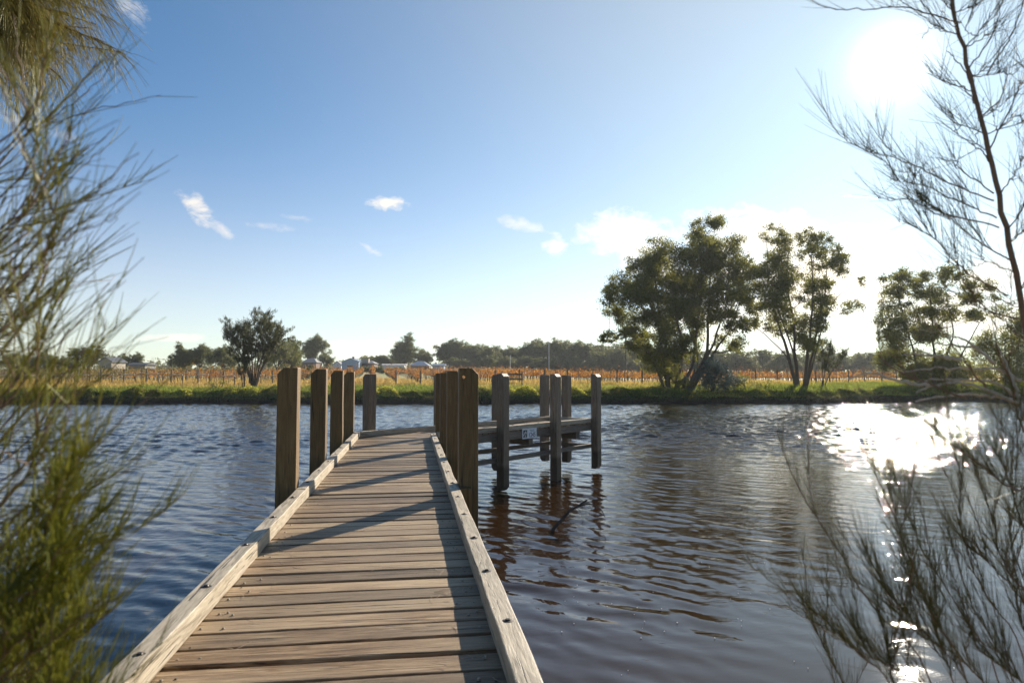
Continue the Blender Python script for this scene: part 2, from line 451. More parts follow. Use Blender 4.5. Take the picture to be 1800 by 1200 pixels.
def stroke(mb, pts, w, z=.003):
    for (a, c) in zip(pts[:-1], pts[1:]):
        a = np.array(a, float); c = np.array(c, float); d = nrm(c - a); n = np.array([-d[1], d[0]]) * w / 2
        mb.add([(*(a - n), z), (*(c - n), z), (*(c + n), z), (*(a + n), z)], [(0, 1, 2, 3)])
stroke(s_, [(-.088, -.055), (-.045, .0), (-.01, .045)], .024); stroke(s_, [(-.02, .05), (.02, .035), (.04, .01)], .026, .0034)
stroke(s_, [(.035, .012), (.012, -.035), (.03, -.1)], .014, .0038); stroke(s_, [(.0, .085), (.045, .055), (.062, .0)], .010, .0042); stroke(s_, [(-.03, -.1), (.0, -.06)], .016, .0045)
o = s_.build('emblem_figure', M['sign_white'], em)
for (x, w, z) in ((.07, .13, .238), (.185, .07, .238), (.10, .12, .205), (.2, .06, .205)):
    l = MB(); l.box((0, 0, 0), (w, .018, .002)); onface('small_print', l, M['sign_grey'], x, z)

# ------------------------------------------------------------------ water
def bank_y(x):                                # far water line
    x = np.asarray(x, float)
    return 79.3 + 12 * sstep(33, 66, x) + .35 * np.sin(x * .31) + .22 * np.sin(x * .83 + 1) + .12 * np.sin(x * 2.1)
nr, nth = 1450, 1060
rr = 2.2 * (100 / 2.2) ** np.linspace(0, 1, nr); th = np.linspace(R(-62), R(62), nth)
RR, TT_ = np.meshgrid(rr, th, indexing='ij'); X = RR * np.sin(TT_); Y = RR * np.cos(TT_)
Z = np.zeros_like(X); wr = np.random.default_rng(3)
dr = RR * (100 / 2.2) ** (1 / nr) - RR
def vnoise(x, y, seed):
    g = np.random.default_rng(seed); v = 0
    for k in range(7):
        a = g.uniform(0, 6.28); f = g.uniform(.08, .42); v = v + np.sin(f * (x * np.cos(a) + y * np.sin(a)) + g.uniform(0, 6.28))
    return v / 7
ph1 = .55 * vnoise(X, Y, 5); ph2 = .6 * vnoise(X, Y, 6)
calm = 1 - .74 * np.exp(-(((X - 2.6) / 3.6) ** 2 + ((Y - 6.2) / 3.6) ** 2))       # lee of the near bank
lee = 1 - .76 * sstep(.18, .42, X / np.maximum(Y, .5)) * (1 - sstep(24, 36, RR))
gust = .8 + .55 * vnoise(X * .5, Y * .5, 9)
for i in range(64):
    lam = float(np.exp(wr.uniform(np.log(.16), np.log(1.5)))); k = 2 * math.pi / lam
    a = wr.normal(R(56), R(13) if lam > .3 else R(32))                    # crests run nearly across the view
    kx, ky = k * math.cos(a), k * math.sin(a)
    slope = .022 * (1.0 if .28 < lam < .8 else .5)
    fade = np.clip(lam / (2.6 * np.maximum(dr, RR * .0028)) - .35, 0, 1)
    loc = (calm if lam < .75 else .5 + .5 * calm) * lee
    Z += (slope / k) * fade * loc * gust * np.sin(kx * X + ky * Y + wr.uniform(0, 6.28) + (2.4 * ph1 if i % 2 else 2.4 * ph2))
for i in range(30):                          # open-water chop farther out
    lam = float(np.exp(wr.uniform(np.log(.5), np.log(1.5)))); k = 2 * math.pi / lam; a = wr.normal(R(70), R(40))
    fade = np.clip(lam / (2.6 * np.maximum(dr, RR * .0028)) - .35, 0, 1) * sstep(20, 42, RR)
    Z += (.052 / k) * fade * gust * np.sin(k * math.cos(a) * X + k * math.sin(a) * Y + wr.uniform(0, 6.28) + 2 * (ph1 if i % 2 else ph2))
Z *= np.clip((RR - 2.2) / 1.5, 0, 1)
idx = np.arange(nr * nth).reshape(nr, nth)
F = np.stack([idx[:-1, :-1], idx[:-1, 1:], idx[1:, 1:], idx[1:, :-1]], -1).reshape(-1, 4)
# outer skirts so that the river carries on to both sides
wm, t, out = new_mat('river_water'); p = t.n('ShaderNodeBsdfPrincipled')
tc = t.n('ShaderNodeTexCoord').outputs['Object']
mpp = t.n('ShaderNodeMapping'); mpp.inputs['Scale'].default_value = (.62, 1.25, 1); mpp.inputs['Rotation'].default_value = (0, 0, R(4)); t.l(tc, mpp.inputs[0])
n1 = t.noise(mpp.outputs[0], 2.6, 4, .6, .5); n2 = t.noise(mpp.outputs[0], 9, 3, .6, .3); n3 = t.noise(tc, .16, 2, .5)
h = t.math('ADD', t.math('MULTIPLY', n1, 1.0), t.math('MULTIPLY', n2, .25))
dist = t.n('ShaderNodeVectorMath', operation='LENGTH'); t.l(tc, dist.inputs[0])
far = t.ramp(t.math('DIVIDE', dist.outputs['Value'], 60.0), [(.12, .0), (.6, 1.)])
bp = t.n('ShaderNodeBump'); bp.inputs['Distance'].default_value = .055
t.l(t.math('MULTIPLY_ADD', far, .6, .03), bp.inputs['Strength']); t.l(h, bp.inputs['Height']); t.l(bp.outputs[0], p.inputs['Normal'])
p.inputs['Base Color'].default_value = (.025, .0115, .003, 1); p.inputs['Roughness'].default_value = .026; p.inputs['IOR'].default_value = 1.42
t.l(p.outputs[0], out.inputs[0])
water = link('river_water', np_mesh('river_water', np.stack([X, Y, Z], -1).reshape(-1, 3), F, wm, smooth=True))
tag(water, kind='structure')
mb = MB()
for s in (-1, 1):
    a0 = R(62) * s
    pts = [(2.2 * math.sin(a0), 2.2 * math.cos(a0)), (100 * math.sin(a0), 100 * math.cos(a0)), (s * 400, 110), (s * 400, -30), (0, -30), (0, 0)]
    mb.add([(x, y, -.012) for x, y in (pts if s < 0 else pts[::-1])], [tuple(range(len(pts)))])
b = mb.build('outer_river_water', wm); tag(b, kind='structure')

# ------------------------------------------------------------------ land
def hill(x): return .0045 + .0125 * (1 - sstep(-12, 30, x))
def ground_z(x, y):
    x = np.asarray(x, float); y = np.asarray(y, float); d = y - bank_y(x)
    z = np.where(d < 0, d * .8, 0) + .62 * sstep(0, .5, d) + .75 * sstep(.3, 2.6, d) + .18 * sstep(2, 5, d)
    z = z + .052 * np.clip(d - 3, 0, 9) + hill(x) * np.clip(d - 12, 0, 175)
    z = z + .10 * np.sin(x * .23 + .4) * sstep(1, 4, d) + .05 * np.sin(x * .9 + y * .5) * sstep(1, 4, d)
    return np.maximum(z, -1.5)
xs = np.concatenate([np.linspace(-900, -130, 24), np.linspace(-125, 110, 300), np.linspace(116, 900, 24)])
ds = np.concatenate([np.linspace(-2.5, 6, 36), np.linspace(6.6, 30, 36), np.linspace(32, 220, 50), np.linspace(240, 2600, 18)])
XX, DD = np.meshgrid(xs, ds, indexing='ij'); YY = bank_y(XX) + DD; ZZ = ground_z(XX, YY)
nx, nd = XX.shape; idx = np.arange(nx * nd).reshape(nx, nd)
F = np.stack([idx[:-1, :-1], idx[1:, :-1], idx[1:, 1:], idx[:-1, 1:]], -1).reshape(-1, 4)
gm, t, out = new_mat('field_ground'); p = t.n('ShaderNodeBsdfPrincipled'); tc = t.n('ShaderNodeTexCoord').outputs['Object']
mpg = t.n('ShaderNodeMapping'); mpg.inputs['Rotation'].default_value = (0, 0, R(-11.4)); t.l(tc, mpg.inputs[0])
sep = t.n('ShaderNodeSeparateXYZ'); t.l(mpg.outputs[0], sep.inputs[0])
row = t.math('SINE', t.math('MULTIPLY', sep.outputs[0], 2 * math.pi / 3.235))
nz = t.noise(tc, .35, 5, .6); nf = t.noise(tc, 4, 4, .6)
straw = t.mix(nf, (.33, .205, .065), (.45, .31, .11)); green = t.mix(nf, (.15, .19, .045), (.24, .26, .08))
c = t.mix(t.ramp(t.math('ADD', nz, t.math('MULTIPLY', row, .10)), [(.42, 1.), (.6, 0.)]), straw, green)
sp2 = t.n('ShaderNodeSeparateXYZ'); t.l(tc, sp2.inputs[0])
c = t.mix(t.ramp(t.math('ADD', t.math('MULTIPLY', nz, .5), t.math('DIVIDE', sp2.outputs[2], 4.0)), [(.48, 1.), (.62, 0.)]), c, t.mix(nf, (.05, .075, .018), (.10, .13, .03)))
c = t.mix(t.ramp(sp2.outputs[2], [(.25, 1.), (.6, 0.)]), c, (.030, .022, .014))
t.l(c, p.inputs['Base Color']); p.inputs['Roughness'].default_value = .9
t.l(p.outputs[0], out.inputs[0])
tag(link('far_ground', np_mesh('far_ground', np.stack([XX, YY, ZZ], -1).reshape(-1, 3), F, gm, smooth=True)), kind='structure')
# near bank, from which the jetty sets out
def near_z(x, y):
    e = 3.6 + .5 * np.sin(np.asarray(x) * .7) + np.where(np.asarray(x) < -3.2, (-3.2 - np.asarray(x)) * .75, 0) + np.where(np.asarray(x) > 4, (np.asarray(x) - 4) * .3, 0)
    d = e - np.asarray(y); return np.where(d < 0, d * .9, 0) + .75 * sstep(-.2, 1.2, d) + .4 * sstep(1, 4, d) - .05
xs = np.linspace(-16, 16, 90); ys = np.linspace(-25, 14, 120); XX, YY = np.meshgrid(xs, ys, indexing='ij'); ZZ = np.maximum(near_z(XX, YY), -1.2)
idx = np.arange(XX.size).reshape(XX.shape); F = np.stack([idx[:-1, :-1], idx[1:, :-1], idx[1:, 1:], idx[:-1, 1:]], -1).reshape(-1, 4)
nm, t, out = new_mat('near_bank_soil'); p = t.n('ShaderNodeBsdfPrincipled'); tc = t.n('ShaderNodeTexCoord').outputs['Object']
c = t.ramp(t.noise(tc, 3, 6, .65), [(.3, (.05, .035, .02)), (.55, (.12, .09, .05)), (.75, (.08, .09, .03))]); t.l(c, p.inputs['Base Color']); p.inputs['Roughness'].default_value = .95
t.l(p.outputs[0], out.inputs[0])
tag(link('near_ground', np_mesh('near_ground', np.stack([XX, YY, ZZ], -1).reshape(-1, 3), F, nm, smooth=True)), kind='structure')

# ------------------------------------------------------------------ grass and low cover of the far bank
M['grass'] = leaf_mat('bank_grass', 0, 0, .45, attr=True, rough=.7, spec=.1)
M['cover'] = leaf_mat('bank_cover', 0, 0, .58, attr=True, rough=.6, spec=.15)
n = 150000
gx = rng.uniform(-95, 85, n); gd = 1.6 + np.where(rng.random(n) < .55, 12 * rng.random(n) ** 1.5, 10 + 26 * rng.random(n) ** 1.3); gy = bank_y(gx) + gd; gz = ground_z(gx, gy)
patch = np.sin(gx * .21 + 1) + np.sin(gx * .07 - gy * .3) + .8 * np.sin(gx * .55 + gy * .2) + rng.normal(0, .7, n)
hgt = rng.uniform(.14, .42, n) * (1 + .35 * (patch > .8)) * (1 + .35 * sstep(10, 13, gd)); wd = rng.uniform(.03, .07, n)
strawf = sstep(-.9, 1.1, patch * .5 + (gd - 6.5) * .24 - 1.5 * sstep(8, 40, gx))[:, None]
ca = np.array([.22, .27, .045]) * rng.uniform(.6, 1.25, (n, 1)); cb = np.array([.58, .41, .14]) * rng.uniform(.7, 1.1, (n, 1))
bx = np.stack([gx, gy, gz], -1); lean = rng.normal(0, .35, (n, 3)); lean[:, 2] = 1
side = nrm(np.cross(lean, rand_unit(n))) * wd[:, None]
V = np.stack([bx - side, bx + side, bx + lean * hgt[:, None]], 1).reshape(-1, 3)
o = link('bank_grass', np_mesh('bank_grass', V, np.arange(3 * n).reshape(n, 3), M['grass'], ca * (1 - strawf) + cb * strawf)); tag(o, kind='stuff')
n = 130000
gx = rng.uniform(-95, 85, n); u = rng.random(n); gd = .05 + 3.0 * u
bump = .42 * (np.sin(gx * 1.1) + np.sin(gx * .43 + 2) + np.sin(gx * 2.3 + gd * 1.7) + .8 * np.sin(gx * .17)) / 1.7 + .24
bump = bump * (1 - .45 * sstep(8, 14, gx)) 
gz = ground_z(gx, bank_y(gx) + gd) + np.maximum(bump, .06) * np.sin(np.clip(u, 0, 1) * math.pi) ** .6 * rng.uniform(.55, 1.05, n) + .04
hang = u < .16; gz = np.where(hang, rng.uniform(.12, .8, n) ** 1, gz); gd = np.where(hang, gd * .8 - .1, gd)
tone = np.sin(gx * .8 + 1.3) + np.sin(gx * .29) + .7 * np.sin(gx * 1.9 + gd * 2) + rng.normal(0, .45, n)
k = sstep(-.7, 1.5, tone)[:, None]
colr = np.array([.17, .21, .04]) * (1 - k) + np.array([.54, .54, .085]) * k
br = (rng.random(n) < .16)[:, None]; colr = np.where(br, np.array([.24, .15, .06]), colr) * rng.uniform(.6, 1.25, (n, 1))
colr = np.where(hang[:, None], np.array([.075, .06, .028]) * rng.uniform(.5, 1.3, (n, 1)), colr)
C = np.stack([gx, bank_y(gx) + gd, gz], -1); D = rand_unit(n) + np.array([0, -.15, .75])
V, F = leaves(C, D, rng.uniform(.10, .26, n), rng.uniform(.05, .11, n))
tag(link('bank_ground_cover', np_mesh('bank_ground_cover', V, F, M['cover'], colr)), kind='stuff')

# ------------------------------------------------------------------ vineyard
M['vine'] = leaf_mat('vine_leaf', 0, 0, .55, attr=True, rough=.6, spec=.15)
M['vinewood'] = plain('vine_wood', (.075, .052, .036), .9)
M['trellis'] = plain('trellis_timber', (.13, .105, .08), .85)
M['palewood'] = plain('pale_rail', (.55, .47, .34), .7)
RD = np.array([-.195, .981]); RD /= np.linalg.norm(RD); RS = 3.3
def vine_col(x, n):
    f = rng.random(n)[:, None]
    rust = np.array([.34, .10, .022]) * (1 - f) + np.array([.52, .235, .045]) * f
    dull = np.array([.15, .13, .045]) * (1 - f) + np.array([.25, .17, .06]) * f
    k = float(sstep(-62, -50, x)); pinkish = float(sstep(-36, -30, x) * (1 - sstep(-14, -8, x)))
    c = rust * k + dull * (1 - k)
    c = (c * (1 - pinkish * .6) + np.array([.36, .15, .075]) * pinkish * .6) * rng.uniform(.6, 1.2, (n, 1)) * rng.uniform(.6, 1.1)
    y = rng.random() ** 1.5 * .45; return c * (1 - y) + np.array([.36, .27, .075]) * y
def vine_arr(x, y, nleaf, size):
    """leaves + trunk arrays of one grapevine standing at x, y"""
    z = float(ground_z(x, y)); u = rng.uniform(-.85, .85, nleaf)
    C = np.stack([x + RD[0] * u + rng.normal(0, .17, nleaf), y + RD[1] * u + rng.normal(0, .12, nleaf), z + .82 + rng.gamma(2.2, .21, nleaf) * .95], -1)
    V, F = leaves(C, rand_unit(nleaf) * .8 + np.array([0, 0, -.5]), size * rng.uniform(.7, 1.3, nleaf), size * rng.uniform(.6, 1.0, nleaf))
    return V, F, vine_col(x, nleaf)
def vine_wood(mb, x, y):
    z = float(ground_z(x, y)); a = rng.normal(0, .05, 4)
    mb.tube([(x, y, z - .05), (x + a[0], y + a[1], z + .45), (x + a[2], y, z + .92)], [.045, .04, .035], 5, 1)
    for s in (-1, 1):
        mb.tube([(x + a[2], y, z + .9), (x + RD[0] * .8 * s, y + RD[1] * .8 * s, z + .98)], [.03, .018], 4, 1, cap=False)
    for q in range(5):
        u = rng.uniform(-.8, .8); b_ = np.array([x + RD[0] * u, y + RD[1] * u, z + .97])
        mb.tube([b_, b_ + np.array([rng.normal(0, .12), rng.normal(0, .1), rng.uniform(.35, .8)])], [.011, .005], 3, 1, cap=False)
rows = []
for i in range(-31, 26):
    x0 = i * RS + 1.0
    y0 = float(bank_y(x0)) + 12.3 + (1.2 if x0 > 5 else 0) + rng.uniform(-.4, .4) + (3.5 if 20 < x0 < 70 else 0)
    rows.append((x0, y0))
stuffV, stuffF, stuffC, nb = [], [], [], 0
wood_far = MB(); posts_far = MB(); made = 0; tmade = 0
pm = None
for (x0, y0) in rows:
    L = 118 if x0 < 10 else 150
    k = 0; d = 1.0
    while d < L:
        x, y = x0 + RD[0] * d + rng.normal(0, .05), y0 + RD[1] * d
        seen = -74 < x < 49
        if rng.random() < .12 and k % 4: k += 1; d += 1.55; continue
        if seen and k < 6 and made < 235:
            near = int(rng.choice([48, 36, 24, 12], p=[.5, .3, .14, .06]))
            V, F, c = vine_arr(x, y, near, .17)
            z = float(ground_z(x, y)); o = empty('grapevine', (x, y, z)); bv = np.array([x, y, z])
            m_ = MB(); vine_wood(m_, x, y); m_.v = [tuple(np.array(q) - bv) for q in m_.v]; m_.build('trunk', [M['vinewood'], M['vinewood']], o)
            link('foliage', np_mesh('foliage', V - bv, F, M['vine'], c), o)
            if x < -56: tag(o, 'grapevine gone dull green and brown at the river end of its row', 'grapevine', 'dull grapevines at the row ends')
            elif x < 5: tag(o, 'grapevine with rusty autumn leaves at the river end of its row', 'grapevine', 'rusty grapevines at the row ends')
            else: tag(o, 'grapevine with orange autumn leaves at the river end, before the long treeline', 'grapevine', 'orange grapevines at the row ends')
            made += 1
        else:
            far = d > 45
            V, F, c = vine_arr(x, y, int(rng.integers(5, 14)) if far else int(rng.integers(12, 32)), .30 if far else .22)
            stuffV.append(V); stuffF.append(F + nb); stuffC.append(c); nb += len(V)
            if d < 40: vine_wood(wood_far, x, y)
        if k % 4 == 0:
            xx, yy = x0 + RD[0] * (d - .75), y0 + RD[1] * (d - .75); z = float(ground_z(xx, yy))
            if seen and d > 3 and d < 24 and tmade < 170:
                if pm is None:
                    b = MB(); b.tube([(0, 0, -.2), (0, 0, 1.0), (0, 0, 1.85)], [.055, .052, .048], 7, 0); q = b.build('trellis_post', M['trellis']); pm = q.data; bpy.data.objects.remove(q)
                o = link('trellis_post', pm, None, (xx, yy, z)); o.rotation_euler = (rng.normal(0, .03), rng.normal(0, .03), rng.uniform(0, 6))
                tag(o, 'thin grey trellis post standing within a row of grapevines', 'post', 'trellis posts inside the vine rows'); tmade += 1
            elif d > 3: posts_far.tube([(xx, yy, z), (xx, yy, z + 1.8)], .05, 4)
        k += 1; d += 1.55
o = link('distant_vineyard', np_mesh('distant_vineyard', np.concatenate(stuffV), np.concatenate(stuffF), M['vine'], np.concatenate(stuffC))); tag(o, kind='stuff')
tag(wood_far.build('vine_stems', [M['vinewood'], M['vinewood']]), kind='stuff'); tag(posts_far.build('distant_trellis_posts', M['trellis']), kind='stuff')
wires = MB()
for (x0, y0) in rows:
    for hz in (.98, 1.4):
        pts = [(x0 + RD[0] * d, y0 + RD[1] * d, float(ground_z(x0 + RD[0] * d, y0 + RD[1] * d)) + hz) for d in np.linspace(0, 60, 9)]
        wires.tube(pts, .006, 3, cap=False)
tag(wires.build('trellis_wires', plain('wire', (.25, .25, .25), .4, .8)), kind='stuff')
# row ends: a stout post; west of the centre a two-post strainer with a pale rail
b = MB(); b.tube([(0, 0, -.3), (0, 0, 1.0), (0, 0, 2.0)], [.1, .098, .092], 9); endme = b.build('row_end_post', M['trellis']); endmesh = endme.data; bpy.data.objects.remove(endme)
b = MB(); b.tube([(0, 0, -.3), (0, 0, 1.55)], [.085, .08], 8); q = b.build('post', M['trellis']); shortmesh = q.data; bpy.data.objects.remove(q)
b = MB(); b.tube([(0, 0, 0), (1.55, 0, .03)], [.075, .07], 8); q = b.build('rail', M['palewood']); railmesh = q.data; bpy.data.objects.remove(q)
for j, (x0, y0) in enumerate(rows):
    z = float(ground_z(x0, y0))
    if x0 < -30:
        s = empty('row_strainer', (x0, y0 - .3, z), R(rng.uniform(-4, 4)))
        tag(s, 'two dark posts joined by a pale rail at the end of a vine row', 'trellis strainer', 'strainers at the vine row ends')
        link('post', endmesh, s); link('post', shortmesh, s, (1.5, .1, 0)); o = link('rail', railmesh, s, (0, -.12, 1.32))
    else:
        o = link('row_end_post', endmesh, None, (x0, y0 - .3, z)); o.rotation_euler = (rng.normal(0, .03), rng.normal(0, .03), 0)
        tag(o, 'stout dark post standing at the river end of a vine row', 'post', 'end posts of the vine rows')
# the dark two-rail frame on the bank behind the platform
q0 = at_y(893, 681, 84.5); q1 = at_y(917.5, 684, 84.5); z = float(ground_z(q0[0], 84.5))
fr = empty('field_frame', (q0[0], 84.5, z)); tag(fr, 'dark two-rail timber frame on the grass bank beyond the jetty platform', 'frame')
dx = float(q1[0] - q0[0])
for xx, hh in ((0, 1.75), (dx, 2.15)):
    b = MB(); b.tube([(xx, 0, -.3), (xx, 0, hh)], .085, 8); b.build('post', M['trellis'], fr)
for hh in (1.15, 1.75): b = MB(); b.box((dx / 2, -.1, hh), (dx + .2, .06, .2)); b.build('rail', M['trellis'], fr)

# ------------------------------------------------------------------ trees
M['bark'] = plain('gum_bark', (.12, .085, .06), .85, 0, .45, 3)
M['bark_dark'] = plain('dark_bark', (.075, .058, .045), .9, 0, .4, 5)
M['gum'] = leaf_mat('gum_leaf', (.055, .078, .020), (.165, .172, .042), .42, (.36, .35, .055))
M['gum_far'] = leaf_mat('far_gum_leaf', (.06, .08, .03), (.15, .165, .06), .36, (.24, .24, .07))
M['blue_bush'] = leaf_mat('blue_green_leaf', (.045, .075, .068), (.11, .155, .135), .3)
M['sheoak_far'] = leaf_mat('sheoak_sprays', (.05, .06, .022), (.12, .12, .04), .36)

def clump_leaves(cx, r, per, size, sub=9, droop=.8, flat=.85):
    """leaves of one clump: sub-clusters inside a ball of radius r round cx"""
    s = rand_unit(sub) * (r * 1.12 * rng.random(sub)[:, None] ** .42) * np.array([1, 1, flat]) + cx
    k = rng.integers(0, sub, per)
    C = s[k] + rng.normal(0, r * .24, (per, 3)) * np.array([1, 1, .8])
    D = rand_unit(per) + np.array([0, 0, -droop])
    L = size * rng.uniform(.6, 1.4, per)
    return leaves(C, D, L, L * rng.uniform(.28, .5, per)), s
def build_tree(name, limbs, clumps, base, leafm, barkm, density, size, twigs=True, sub=9, droop=.8, depth_spread=1.0, group=None, lean_y=0.0):
    """limbs: list of (points, r0, r1) in metres relative to base; clumps: (centre, r)"""
    root = empty(name, base)
    tr = MB(); allp = []
    for pts, r0, r1 in limbs:
        P = spline(pts, 12); P[1:-1] += rng.normal(0, .06, (10, 3)) * min(1, r0 * 6)
        tr.tube(P, np.linspace(r0, r1, 12), 8); allp.append((P, np.linspace(r0, r1, 12)))
    cat_p = np.concatenate([a for a, _ in allp]); cat_r = np.concatenate([b for _, b in allp])
    parts = []
    for c, r in clumps:
        c = np.array(c, float)
        per = int(density * r * r)
        lv, s = clump_leaves(c, r, per, size, sub, droop); parts.append(lv)
        # branch from the nearest lower limb point
        dz = c[2] - cat_p[:, 2]; dist = np.linalg.norm(cat_p - c, axis=1) + np.where(dz < .25 * r, 6, 0)
        k = int(np.argmin(dist)); q = cat_p[k]
        mid = (q + c) / 2 + np.array([0, 0, -.12 * np.linalg.norm(c - q)])
        rb = min(cat_r[k] * .6, .03 + .022 * np.linalg.norm(c - q))
        tr.tube(spline([q, mid, c], 6), np.linspace(rb, rb * .35, 6), 5, cap=False)
        if twigs:
            for w in s[:6]: tr.tube(spline([c - (c - q) * .25, (c + w) / 2 + rng.normal(0, .08, 3), w], 4), np.linspace(rb * .4, .008, 4), 3, cap=False)
    V, F = merge(parts)
    tr.build('trunk', barkm, root, smooth=True)
    link('crown', np_mesh('crown', V, F, leafm), root)
    return root

# big river gums: clumps and limbs read off the silhouette, spread in depth as real crowns
def zc(zx, zy, Yt, base):                     # zoomed-photo position -> metres relative to base
    q = at_y(1000 + zx / 3, 340 + zy / 3, Yt); return q - base
def gum_from_silhouette(name, basepx, Yt, limbs, clumps, spread, **kw):
    b = at_y(1000 + basepx[0] / 3, 340 + basepx[1] / 3, Yt); b[2] = float(ground_z(b[0], Yt)) - .1
    m = Yt / 1200 / 3
    L = []
    for pts, r0, r1 in limbs:
        dy = rng.normal(0, spread * .6); n = len(pts); Q = []
        for i, p_ in enumerate(pts):
            v = zc(p_[0], p_[1], Yt, b); v[1] += dy * (i / max(1, n - 1)); Q.append(v)
        Q[0][2] = min(Q[0][2], .0); L.append((Q, r0 * .72, r1 * .8))
    Cl = []
    for (x, y, r) in clumps:
        v = zc(x, y, Yt, b); v[1] += rng.normal(0, spread); Cl.append((v, r * m * 1.1))
        v = zc(x + rng.normal(0, 20), y + abs(rng.normal(0, 22)), Yt, b); v[1] += rng.normal(0, spread); Cl.append((v, r * m * .85))
    return build_tree(name, L, Cl, b, **kw)
A_limbs = [([(505, 1010), (450, 890), (380, 790), (290, 735), (215, 735)], .26, .05), ([(520, 1010), (490, 800), (440, 600), (330, 500), (240, 520)], .30, .04),
    ([(530, 1010), (510, 800), (470, 600), (455, 420), (470, 270)], .32, .04), ([(560, 1010), (600, 850), (570, 640), (545, 450), (520, 350)], .30, .05),
    ([(600, 1010), (660, 860), (690, 620), (700, 400), (690, 230)], .36, .05), ([(620, 1010), (725, 850), (742, 640), (760, 400), (785, 165)], .38, .04),
    ([(640, 1010), (735, 860), (800, 700), (850, 520), (860, 290)], .28, .04), ([(650, 1010), (760, 850), (850, 720), (900, 600), (930, 400)], .24, .03),
    ([(620, 1010), (690, 850), (640, 700), (620, 560), (640, 430)], .2, .03)]
A_cl = [(205,540,42),(275,475,58),(250,600,48),(325,560,66),(378,480,68),(400,400,66),(440,340,62),(480,285,52),(520,340,64),(560,425,66),(470,450,66),(520,520,66),
    (430,560,64),(380,650,56),(450,650,58),(520,620,66),(300,720,40),(205,745,26),(400,740,50),(480,740,56),(550,700,56),(560,800,46),(330,390,40),(240,500,36),
    (655,190,32),(700,205,46),(755,165,44),(792,142,30),(680,275,56),(742,285,60),(800,250,54),(862,265,44),(660,350,58),(720,370,66),(790,350,66),(860,340,56),(930,350,46),
    (640,440,58),(700,460,66),(780,450,66),(850,430,60),(920,420,46),(620,540,58),(690,560,66),(760,540,66),(840,530,56),(900,520,44),(640,640,56),(700,650,56),(780,640,56),
    (850,620,46),(820,720,46),(850,800,46),(690,740,44),(600,760,44),(540,870,52),(450,820,36),(185,770,20),(240,760,28),(940,430,36),(600,480,50),(590,600,52),(350,800,48),(425,860,50),(485,900,56),(640,820,50),(560,930,56),(330,700,44),(300,640,44),(880,690,44),(520,800,56)]
tA = gum_from_silhouette('river_gum', (580, 1010), 84.5, A_limbs, A_cl, 2.2, leafm=M['gum'], barkm=M['bark'], density=760, size=.25, sub=20)
tag(tA, 'broad many-stemmed gum tree with a tall full crown behind the blue-green bush on the bank', 'tree')
B_limbs = [([(1195, 1012), (1150, 860), (1030, 740), (955, 685)], .16, .03), ([(1200, 1012), (1160, 850), (1115, 700), (1070, 500), (1052, 205)], .34, .03),
    ([(1210, 1012), (1190, 850), (1170, 640), (1140, 460), (1140, 280)], .3, .03), ([(1240, 1012), (1265, 800), (1285, 520), (1275, 210)], .34, .03),
    ([(1250, 1012), (1290, 840), (1340, 640), (1380, 440), (1375, 240)], .26, .03), ([(1255, 1012), (1330, 720), (1390, 570), (1482, 470)], .15, .02),
    ([(1205, 1012), (1180, 860), (1100, 640), (1010, 480), (985, 410)], .2, .03)]
B_cl = [(1048,190,24),(1062,232,34),(1090,270,42),(1132,275,38),(1150,318,42),(1090,350,50),(1140,392,50),(1060,420,46),(1010,400,42),(1000,480,46),(1060,510,56),(1120,470,56),(1170,520,50),
    (960,540,46),(1000,580,56),(1060,590,56),(955,600,40),(1100,660,50),(1150,600,46),(960,690,26),(1000,680,26),(1272,200,28),(1250,240,32),(1300,240,32),(1372,235,32),(1330,290,38),(1260,310,40),
    (1390,290,36),(1430,340,38),(1370,370,44),(1290,390,40),(1420,400,34),(1340,450,44),(1400,470,38),(1290,490,40),(1230,420,32),(1330,540,48),(1280,580,44),(1390,600,42),(1445,605,36),(1250,660,52),
    (1300,690,52),(1220,740,52),(1250,800,44),(1330,650,40),(1482,470,18),(1180,700,44),(1290,780,40),(975,440,30)]
tB = gum_from_silhouette('river_gum', (1220, 1012), 85.5, B_limbs, B_cl, 1.8, leafm=M['gum'], barkm=M['bark'], density=640, size=.25, sub=18)
tag(tB, 'tall open gum tree with several straight stems and two thin spires of leaves', 'tree')
# third gum, low and dark, standing nearer the glitter
def z8(zx, zy): return ((1400 + zx / 3 - 1000) * 3, zy)
C_limbs = [([(z8(690, 1060)), z8(640, 900), z8(560, 620), z8(540, 450)], .26, .03), ([z8(720, 1060), z8(730, 860), z8(720, 620), z8(690, 450)], .3, .03),
    ([z8(740, 1060), z8(800, 860), z8(850, 700), z8(800, 440)], .26, .03), ([z8(760, 1060), z8(860, 880), z8(960, 700), z8(1010, 640)], .2, .02)]
C_cl = [(*z8(x, y), r) for x, y, r in [(480,450,32),(530,440,36),(580,435,34),(640,455,40),(700,435,34),(760,420,32),(810,445,38),(870,480,38),(930,500,34),(970,540,30),(500,510,38),(560,520,40),(640,530,40),
    (720,520,42),(800,540,40),(880,560,38),(470,590,30),(540,600,40),(450,670,42),(520,690,48),(600,640,44),(680,620,44),(760,630,44),(840,640,40),(430,750,40),(500,780,56),(590,740,54),(680,720,54),
    (760,740,48),(1000,640,34),(930,640,30),(600,850,64),(700,860,70),(800,880,64),(520,870,52),(640,940,62),(760,960,62),(870,930,52)]]
tC = gum_from_silhouette('river_gum', z8(720, 1055), 92, C_limbs, C_cl, 2.0, leafm=M['gum'], barkm=M['bark_dark'], density=680, size=.265, sub=19)
tag(tC, 'spreading gum tree with a dark lower crown above the sun glitter on the river', 'tree')
